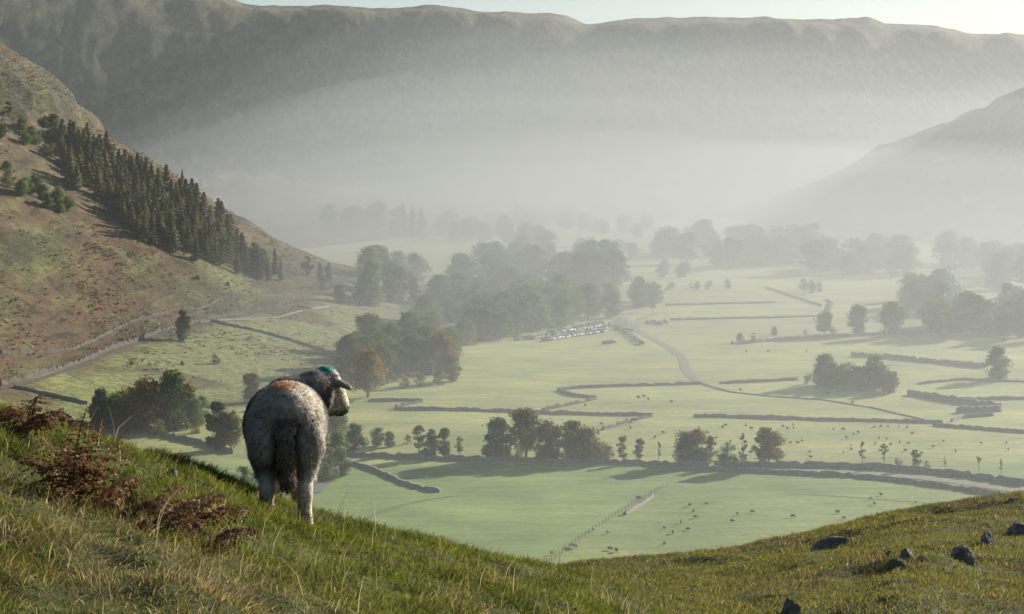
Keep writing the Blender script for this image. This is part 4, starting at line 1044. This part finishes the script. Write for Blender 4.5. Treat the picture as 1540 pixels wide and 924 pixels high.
tip = col * 1.15 + np.array([.03, .02, .005]) * r.random((n, 1))
parts.append(blades(x, y, z, h, r.uniform(.0022, .0048, n), r.normal(.25, .6, n), r.normal(-.15, .6, n), col, tip, 1))
# long bleached bents in tussocks
cx, cy, cu = sample(900, -.36, .16, 4.2, 11.2, r); wv = fbm(cx * 1.1, cy * 1.1, 501, 3) + 0.3 * np.clip((-cu - .1) * 4, -.8, 1)
k = (r.random(900) < np.clip(.08 + 0.75 * wv, .02, .7)) & (cy < np.interp(PX(cu), _cp, _cD) + .6); cx, cy = cx[k], cy[k]
m = r.integers(8, 40, len(cx)); idx = np.repeat(np.arange(len(cx)), m); n = len(idx)
sp = r.uniform(.02, .09, len(cx))[idx]; x = cx[idx] + r.normal(size=n) * sp; y = cy[idx] + r.normal(size=n) * sp; z = h_near(x, y)
th = r.uniform(.05, .13, len(cx))[idx]; dl = r.normal(.9, .9, len(cx))[idx]; dm = r.normal(-.2, .5, len(cx))[idx]
cc = pick(len(cx), SC + [GC[1], BC[2]], [4, 4, 2, 4, 2], r)[idx] * r.uniform(.75, 1.25, (n, 1))
parts.append(blades(x, y, z, th * r.uniform(.5, 1.3, n), r.uniform(.0014, .0028, n), dl + r.normal(size=n) * .45, dm + r.normal(size=n) * .45, cc, cc * 1.1, 2))
# dark green tufts along the brow
cx, cy, cu = sample(260, -.3, .1, 6.5, 10.6, r); m = r.integers(40, 120, 260); idx = np.repeat(np.arange(260), m); n = len(idx)
ok = (cy < np.interp(PX(cu), _cp, _cD) + .5)[idx]; x = cx[idx] + r.normal(size=n) * .06; y = cy[idx] + r.normal(size=n) * .06; z = h_near(x, y)
cc = pick(n, [GC[0], GC[2], (0.05, 0.06, 0.02)], [2, 2, 2], r); h = r.uniform(.03, .075, n)
parts.append(tuple(a for a in blades(x[ok], y[ok], z[ok], h[ok], r.uniform(.003, .005, n)[ok], r.normal(.2, .6, n)[ok], r.normal(-.1, .6, n)[ok], cc[ok], cc[ok] * 1.2, 3)))
# a few tall seed stalks
cx, cy, cu = sample(420, -.34, .15, 6.0, 10.8, r); k = cy < np.interp(PX(cu), _cp, _cD) + .35; cx, cy = cx[k], cy[k]; n = len(cx); cc = pick(n, SC, [2, 2, 1], r)
parts.append(blades(cx, cy, h_near(cx, cy), r.uniform(.09, .22, n), r.uniform(.002, .0034, n), r.normal(.2, .25, n), r.normal(0, .25, n), cc, cc, 4))
g1 = merge(parts, 'grass'); tag(g1, 'rough grass with bleached bents on the near slope', kind='stuff')
# shorter turf of the stony knoll
N = 150000; x, y, u = sample(N, .015, .335, 15.0, 44.5, r); z = h_near(x, y); n = N
w1 = fbm(x * .45, y * .45, 601, 4); w2 = fbm(x * 1.6, y * 1.6, 603, 3)
col = pick(n, [(0.165, 0.16, 0.026), (0.20, 0.18, 0.034), (0.10, 0.12, 0.02)], [3, 3, 2], r); br = pick(n, BC + [(.15, .12, .05)], [1, 1, 1, 2], r); st = pick(n, SC, [1, 2, 1], r)
mb = r.random(n) < np.clip(.12 + .8 * w1 + .4 * w2, 0.02, .75); col[mb] = br[mb]; ms = r.random(n) < np.clip(.07 + .2 * w2, .02, .3); col[ms] = st[ms]
h = (0.05 + .07 * np.clip(w2 + .15, 0, 1)) * r.uniform(.5, 1.4, n)
g2 = merge([blades(x, y, z, h, r.uniform(.008, .018, n), r.normal(.2, .6, n), r.normal(-.1, .6, n), col, col * 1.1, 6)], 'grass'); tag(g2, 'short mossy turf of the stony knoll', kind='stuff')
# ------------------------------------------------------------------ sheep
def loft(pts, sides=16):
    """closed tube through stations (x, y, z, r_across, r_up)"""
    pts = [np.array(p, float) for p in pts]; n = len(pts); V = []; ax = np.array([p[:3] for p in pts])
    for k in range(n):
        d = ax[min(k + 1, n - 1)] - ax[max(k - 1, 0)]; d /= np.linalg.norm(d) + 1e-9
        up = np.array([0, 0, 1.0]) if abs(d[2]) < 0.85 else np.array([0, 1.0, 0]); a = np.cross(d, up); a /= np.linalg.norm(a); b = np.cross(a, d)
        for j in range(sides):
            q = 2 * math.pi * j / sides; V.append(ax[k] + a * math.cos(q) * pts[k][3] + b * math.sin(q) * pts[k][4])
    o = len(V); V += [ax[0], ax[-1]]; T = []; Q = []
    for k in range(n - 1):
        for j in range(sides): Q.append((k * sides + j, k * sides + (j + 1) % sides, (k + 1) * sides + (j + 1) % sides, (k + 1) * sides + j))
    for j in range(sides): T.append((o, (j + 1) % sides, j)); T.append((o + 1, (n - 1) * sides + j, (n - 1) * sides + (j + 1) % sides))
    return np.array(V), Q, T
def ball(c, rr):
    return loft([(c[0], c[1] + rr[1] * math.sin(t), c[2], max(1e-3, rr[0] * math.cos(t)), max(1e-3, rr[2] * math.cos(t))) for t in np.linspace(-1.52, 1.52, 11)])
def fuse(parts, voxel, smooth):
    """one continuous skin round overlapping volumes"""
    bm = bmesh.new()
    for V, Q, T in parts:
        vs = [bm.verts.new(v) for v in V]
        for f in list(Q) + list(T):
            try: bm.faces.new([vs[k] for k in f])
            except ValueError: pass
    bmesh.ops.recalc_face_normals(bm, faces=bm.faces)
    me = bpy.data.meshes.new('skin'); bm.to_mesh(me); bm.free()
    o = bpy.data.objects.new('skin', me); C.objects.link(o)
    m = o.modifiers.new('r', 'REMESH'); m.mode = 'VOXEL'; m.voxel_size = voxel
    s = o.modifiers.new('s', 'SMOOTH'); s.factor = 0.5; s.iterations = smooth
    out = bpy.data.meshes.new_from_object(o.evaluated_get(bpy.context.evaluated_depsgraph_get()))
    bpy.data.objects.remove(o); bpy.data.meshes.remove(me); return out

SX, SY = -1.14, 9.0
SZ = float(h_near(np.array([SX + .10]), np.array([SY]))[0])
def gz(x, y): return float(h_near(np.array([SX + x]), np.array([SY + y]))[0]) - SZ
def leg(pts): return loft([(x, y, z, a, b) for x, y, z, a, b in pts])
parts = [loft([(0, -.045, .50, .055, .085), (0, -.03, .50, .10, .125), (0, .02, .50, .143, .170), (0, .12, .495, .167, .195), (0, .27, .480, .188, .208), (0, .45, .455, .208, .212), (0, .62, .435, .204, .208), (0, .76, .43, .172, .188), (0, .86, .44, .11, .13), (0, .89, .44, .04, .06)], 24)]
for s, zf in ((1, gz(.10, 0)), (-1, gz(-.09, .02))):
    x = .094 * s
    parts += [ball((x, .045, .42), (.086, .11, .135)),
              leg([(x, .08, .40, .066, .085), (x, .05, .30, .052, .060), (x, .0, .22, .036, .042), (x, -.032, .165, .036, .040), (x, -.022, .10 + zf * .7, .030, .031), (x * 1.04, -.005, .05 + zf, .032, .034), (x * 1.04, .008, .018 + zf, .034, .046), (x * 1.04, .012, -.015 + zf, .034, .05)])]
for s in (1, -1):
    x = .062 * s + .006; zf = gz(x, .66)
    parts.append(leg([(x, .70, .34, .06, .08), (x, .67, .20, .045, .05), (x, .66, .08 + zf * .5, .038, .04), (x, .665, .04 + zf, .036, .04), (x, .675, zf - .01, .034, .048)]))
parts.append(loft([(0, .0, .60, .028, .022), (0, -.045, .555, .031, .027), (-.004, -.080, .47, .032, .031), (-.002, -.096, .38, .032, .031), (.004, -.100, .30, .031, .030), (.008, -.10, .235, .027, .025), (.008, -.098, .205, .010, .010)]))
body_parts = parts
YAW = 0.125
def tw(q):
    q = list(q); c_, s_ = math.cos(YAW), math.sin(YAW); q[0], q[1] = q[0] * c_ + q[1] * s_, -q[0] * s_ + q[1] * c_; return q
HC = np.array([.125, .87, .60]); HK = 1.12
def big(q):
    q = list(q); q[:3] = HC + (np.array(q[:3]) - HC) * HK; q[3] *= HK; q[4] *= HK; return q
_loft, _ball = loft, ball
def hloft(p, n=16): return _loft([tw(big(q)) for q in p], n)
def nloft(p, n=16): return _loft([tw(q) if k > 1 else q for k, q in enumerate(p)], n)
def hball(c, rr): return _ball(tw(HC + (np.array(c) - HC) * HK), [k * HK for k in rr])
head = [nloft([(.0, .62, .46, .16, .16), (.025, .73, .52, .145, .15), (.06, .80, .575, .118, .12), (.092, .845, .617, .092, .095), (.11, .86, .635, .06, .06)]),
        hball((.106, .862, .612), (.078, .082, .082)),
        hloft([(.09, .84, .65, .05, .04), (.118, .866, .60, .076, .075), (.142, .886, .555, .068, .068), (.166, .908, .512, .053, .056), (.181, .922, .482, .045, .047), (.189, .93, .464, .036, .036), (.191, .932, .455, .015, .015)]),
        hball((.128, .868, .515), (.058, .055, .062)),
        hloft([(.13, .825, .628, .022, .012), (.165, .805, .632, .032, .014), (.205, .797, .620, .032, .015), (.233, .797, .605, .024, .012), (.248, .80, .595, .012, .007)], 12),
        hloft([(.075, .905, .63, .022, .012), (.05, .95, .635, .032, .014), (.025, .985, .625, .03, .013), (.0, 1.01, .605, .006, .005)], 12)]
skin = fuse(body_parts + head, 0.011, 5)
nV = len(skin.vertices); P = np.zeros(nV * 3, np.float32); skin.vertices.foreach_get('co', P); P = P.reshape(-1, 3)
Nn = np.zeros(nV * 3, np.float32); skin.vertices.foreach_get('normal', Nn); Nn = Nn.reshape(-1, 3)
HD = np.array([.085, .075, -.20]); HD = HD / np.linalg.norm(HD); POLL = np.array([.09, .845, .665])
def coat(p):
    """fleece colour and staple length by place on the animal"""
    x, y, z = p.T.copy(); n1 = fbm(x * 16 + y * 9, z * 13 + y * 4, 701, 3); n2 = fbm(x * 45 + y * 20, z * 26, 705, 2)
    c = np.ones((len(p), 3)) * np.array([.40, .37, .325]); L = np.full(len(p), .027)
    def lay(m, k): c[:] = c * (1 - m[:, None]) + np.array(k) * m[:, None]
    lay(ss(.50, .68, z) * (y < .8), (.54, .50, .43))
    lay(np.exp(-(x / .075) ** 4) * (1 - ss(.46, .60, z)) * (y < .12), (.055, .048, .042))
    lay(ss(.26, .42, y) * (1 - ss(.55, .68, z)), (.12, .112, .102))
    tail = (y < -.055) & (np.abs(x) < .048) & (z < .56); lay(tail * (.85 + 0 * x), (.20, .175, .145)); lay(tail * (1 - ss(.2, .34, z)), (.21, .165, .12)); L[tail] = .028
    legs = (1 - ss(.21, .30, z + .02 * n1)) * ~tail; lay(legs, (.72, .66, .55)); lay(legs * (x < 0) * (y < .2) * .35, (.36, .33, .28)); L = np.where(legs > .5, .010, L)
    hoof = 1 - ss(.0, .025, z - np.where(x < 0, .05, 0)); 
    nk = ss(.70, .78, y) * ss(.44, .5, z); lay(nk, (.10, .094, .088)); L = np.where(nk > .5, .026, L)
    c_, s_ = math.cos(YAW), math.sin(YAW); x, y = x * c_ - y * s_, x * s_ + y * c_          # the head is described unturned
    x, y, z = [HC[k] + (q - HC[k]) / HK for k, q in enumerate((x, y, z))]
    hd = (np.stack([x, y, z], 1) - POLL) @ HD; side = ss(.055, .11, x + .35 * (y - .84))
    face = ss(.74, .79, y) * ss(.02, .07, hd) * side; lay(face, (.70, .64, .54)); L = np.where(face > .3, .007, L)
    top = ss(.76, .80, y) * ss(.64, .675, z); lay(top * .85, (.50, .49, .46)); L = np.where(top > .5, .017, L)
    tq = ss(.77, .80, y) * ss(.668, .685, z) * (1 - ss(.028, .05, np.abs(x - .118))); lay(np.clip(tq * (.85 + .5 * n1), 0, .95), (.05, .36, .32))
    ear = ((x > .155) & (y < .835) & (z > .575)) | ((y > .925) & (z > .58)); lay(ear * .9, (.30, .28, .255)); L = np.where(ear, .006, L)
    nose = (hd > .212) & (y > .7); lay(nose * .75, (.05, .04, .04)); mouth = np.exp(-((hd - .19) / .005) ** 2) * (z < .49) * (y > .7); lay(mouth * .8, (.05, .04, .035))
    eye = np.exp(-(((x - .17) ** 2 + (y - .85) ** 2 + (z - .588) ** 2) / .016 ** 2)); lay(eye * .8, (.05, .045, .04))
    stripe = face * np.exp(-((x - .150 - .25 * (.56 - z)) / .010) ** 2) * (z > .5) * .6; lay(stripe, (.17, .12, .08))
    x, y, z = p.T
    org = ss(.655, .685, z + .012 * n1) * np.exp(-((x + .02) / .085) ** 4) * np.exp(-((y - .22) / .16) ** 4); lay(np.clip(org * (.72 + .8 * n1 + .4 * n2), 0, .88), (.52, .22, .075))
    c = c * (1 + .40 * n1 + .14 * n2)[:, None]
    return np.clip(c, .01, .8), L
WOOL = leafy('fleece_wool', trans=0.22, rough=0.85, spec=0.1)
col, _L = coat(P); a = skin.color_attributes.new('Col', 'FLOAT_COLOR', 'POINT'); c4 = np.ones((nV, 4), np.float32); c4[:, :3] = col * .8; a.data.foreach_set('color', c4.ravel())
skin.polygons.foreach_set('use_smooth', np.ones(len(skin.polygons), bool)); skin.materials.clear(); skin.materials.append(WOOL); skin.name = 'body'
sheep = empty('sheep', (SX, SY, SZ), YAW); tag(sheep, 'big grey woolly sheep on the grassy brow, orange mark on rump, turquoise mark on head', 'sheep')
link('body', skin, sheep)
# fleece: short locks of wool
skin.calc_loop_triangles(); nt_ = len(skin.loop_triangles); tv = np.zeros(nt_ * 3, np.int32); skin.loop_triangles.foreach_get('vertices', tv); tv = tv.reshape(-1, 3)
ar = np.linalg.norm(np.cross(P[tv[:, 1]] - P[tv[:, 0]], P[tv[:, 2]] - P[tv[:, 0]]), axis=1); r = np.random.default_rng(77)
NF = 140000; ti = r.choice(nt_, NF, p=ar / ar.sum()); b = r.random((NF, 2)); fl = b.sum(1) > 1; b[fl] = 1 - b[fl]; w0 = 1 - b.sum(1)
root = P[tv[ti, 0]] * w0[:, None] + P[tv[ti, 1]] * b[:, :1] + P[tv[ti, 2]] * b[:, 1:]; nn = Nn[tv[ti, 0]] * w0[:, None] + Nn[tv[ti, 1]] * b[:, :1] + Nn[tv[ti, 2]] * b[:, 1:]
col, L = coat(root); cl = np.stack([fbm(root[:, 0] * 30 + root[:, 1] * 21, root[:, 2] * 30 + k * 9, 710 + k, 2) for k in range(3)], 1)
d = nn * 0.62 + np.array([0, 0, -.42]) + cl * 0.65 + r.normal(size=(NF, 3)) * .22; d /= np.linalg.norm(d, axis=1)[:, None]; L = L * r.uniform(.7, 1.4, NF)
sd_ = np.cross(d, nn + r.normal(size=(NF, 3)) * .5); sd_ /= np.linalg.norm(sd_, axis=1)[:, None] + 1e-9; wv = (r.uniform(.0011, .0022, NF))[:, None]
mid = root + d * (L * .55)[:, None]; tipp = root + d * L[:, None] + np.array([0, 0, -.25]) * L[:, None] - nn * (L * .12)[:, None]
base = root - nn * .002
V = np.stack([base - sd_ * wv, base + sd_ * wv, mid - sd_ * wv * .8, mid + sd_ * wv * .8, tipp], 1).reshape(-1, 3); i = np.arange(NF) * 5
cc = col * r.uniform(.75, 1.3, (NF, 1)); K = np.repeat(cc[:, None, :], 5, 1).reshape(-1, 3)
fl_me = mesh_np('fleece', V, np.stack([i, i + 1, i + 3, i + 2], 1), np.stack([i + 2, i + 3, i + 4], 1), WOOL, K, smooth=True)
VN = np.repeat((nn / (np.linalg.norm(nn, axis=1)[:, None] + 1e-9))[:, None, :], 5, 1).reshape(-1, 3)
fl_me.normals_split_custom_set_from_vertices(VN.tolist())
link('fleece', fl_me, sheep)
EYE_M = plain('sheep_eye', (0.015, 0.012, 0.008), 0.1, 0, 0.02, spec=0.6); HOOF = plain('hoof_horn', (0.04, 0.035, 0.03), 0.6)
for e in [tw(HC + (np.array(q) - HC) * HK) for q in ((.172, .853, .588), (.125, .938, .59))]:
    bm = bmesh.new(); bmesh.ops.create_uvsphere(bm, u_segments=12, v_segments=8, radius=.0125); link('eye', bm_mesh('eye', bm, EYE_M, True), sheep, e)

# the flock far below
def far_sheep(graze, colour, facec):
    legs = [loft([(x, y, .45, .06, .07), (x, y, .2, .04, .045), (x, y, -.02, .035, .04)], 8) for x in (-.11, .11) for y in (-.3, .3)]
    tor = [loft([(0, -.5, .55, .08, .1), (0, -.42, .56, .2, .2), (0, -.1, .55, .25, .25), (0, .25, .54, .24, .24), (0, .45, .56, .15, .17), (0, .52, .58, .06, .07)], 12)]
    nk = [loft([(0, .38, .6, .13, .14), (0, .55, .5, .09, .1), (0, .68, .3, .07, .08), (0, .78, .12, .07, .07), (0, .84, .03, .045, .045)], 10)] if graze else [loft([(0, .36, .62, .13, .14), (0, .5, .8, .1, .1), (0, .56, .93, .09, .09), (0, .68, .9, .07, .07), (0, .78, .84, .045, .045)], 10)]
    me = fuse(legs + tor + nk, .045, 2); n = len(me.vertices); p = np.zeros(n * 3, np.float32); me.vertices.foreach_get('co', p); p = p.reshape(-1, 3)
    hm = (p[:, 1] > .5) | (p[:, 2] < .22); c = np.ones((n, 4), np.float32); c[:, :3] = np.where(hm[:, None], np.array(facec), np.array(colour)) * np.random.default_rng(3).uniform(.8, 1.2, (n, 1))
    at = me.color_attributes.new('Col', 'FLOAT_COLOR', 'POINT'); at.data.foreach_set('color', c.ravel()); me.materials.clear(); me.materials.append(WOOL); me.name = 'grazing_sheep'
    return me
DK = [far_sheep(True, (.09, .082, .075), (.25, .23, .2)), far_sheep(False, (.10, .09, .08), (.2, .19, .17))]; WH = [far_sheep(True, (.5, .48, .42), (.4, .38, .34)), far_sheep(False, (.5, .48, .42), (.4, .38, .34))]
fr = random.Random(9)
def flock(pts, meshes, label, group, k=1.0):
    for px, row in pts:
        o = link('grazing_sheep', fr.choice(meshes)); o.location = hit(px, row); o.rotation_euler = (0, 0, fr.uniform(0, 6.28)); o.scale = [k * fr.uniform(.9, 1.15)] * 3; tag(o, label, 'sheep', group)
flock([(1037, 762), (1062, 760), (1043, 771), (1045, 780), (1024, 788), (1035, 798), (1101, 786), (1109, 775), (1131, 772), (1192, 779), (1260, 773), (1269, 781), (1315, 760), (1325, 746), (1377, 758), (1342, 773), (999, 796), (1012, 803), (999, 820)], DK, 'dark sheep grazing in the near green field below the knoll', 'dark sheep in the near field', 1.0)
flock([(917, 828), (927, 831), (960, 752)], DK, 'dark sheep close to the wire fence in the near field', 'dark sheep by the wire fence', 1.15)
flock([(866, 825), (861, 823), (830, 835), (914, 803), (893, 799), (1310, 752)], WH, 'white sheep close to the wire fence or lane in the near field', 'white sheep in the near field', 1.15)
pts = []
while len(pts) < 54:
    px = fr.uniform(1050, 1535); row = fr.uniform(640, 694 if px < 1290 else 690)
    if row > 652 + (px > 1420) * 8 or px < 1400:
        if all(abs(px - a) + 2 * abs(row - b) > 9 for a, b in pts): pts.append((px, row))
flock(pts, DK, 'small dark sheep grazing the pasture beyond the lane', 'sheep of the pasture beyond the lane', 1.05)
flock([(947, 638), (955, 634), (948, 646), (997, 653), (940, 660), (985, 660), (880, 612), (905, 640)], DK, 'small dark sheep in the pasture beyond the roadside trees', 'sheep of the pasture beyond the trees', 1.2)
flock([(1245, 594), (1282, 608), (1113, 588), (1123, 531), (1155, 530), (1213, 530), (960, 600), (975, 603), (968, 598), (1010, 606), (1360, 600)], DK, 'faint dark sheep in the hazy pasture beyond the long wall', 'sheep of the hazy pasture', 1.25)
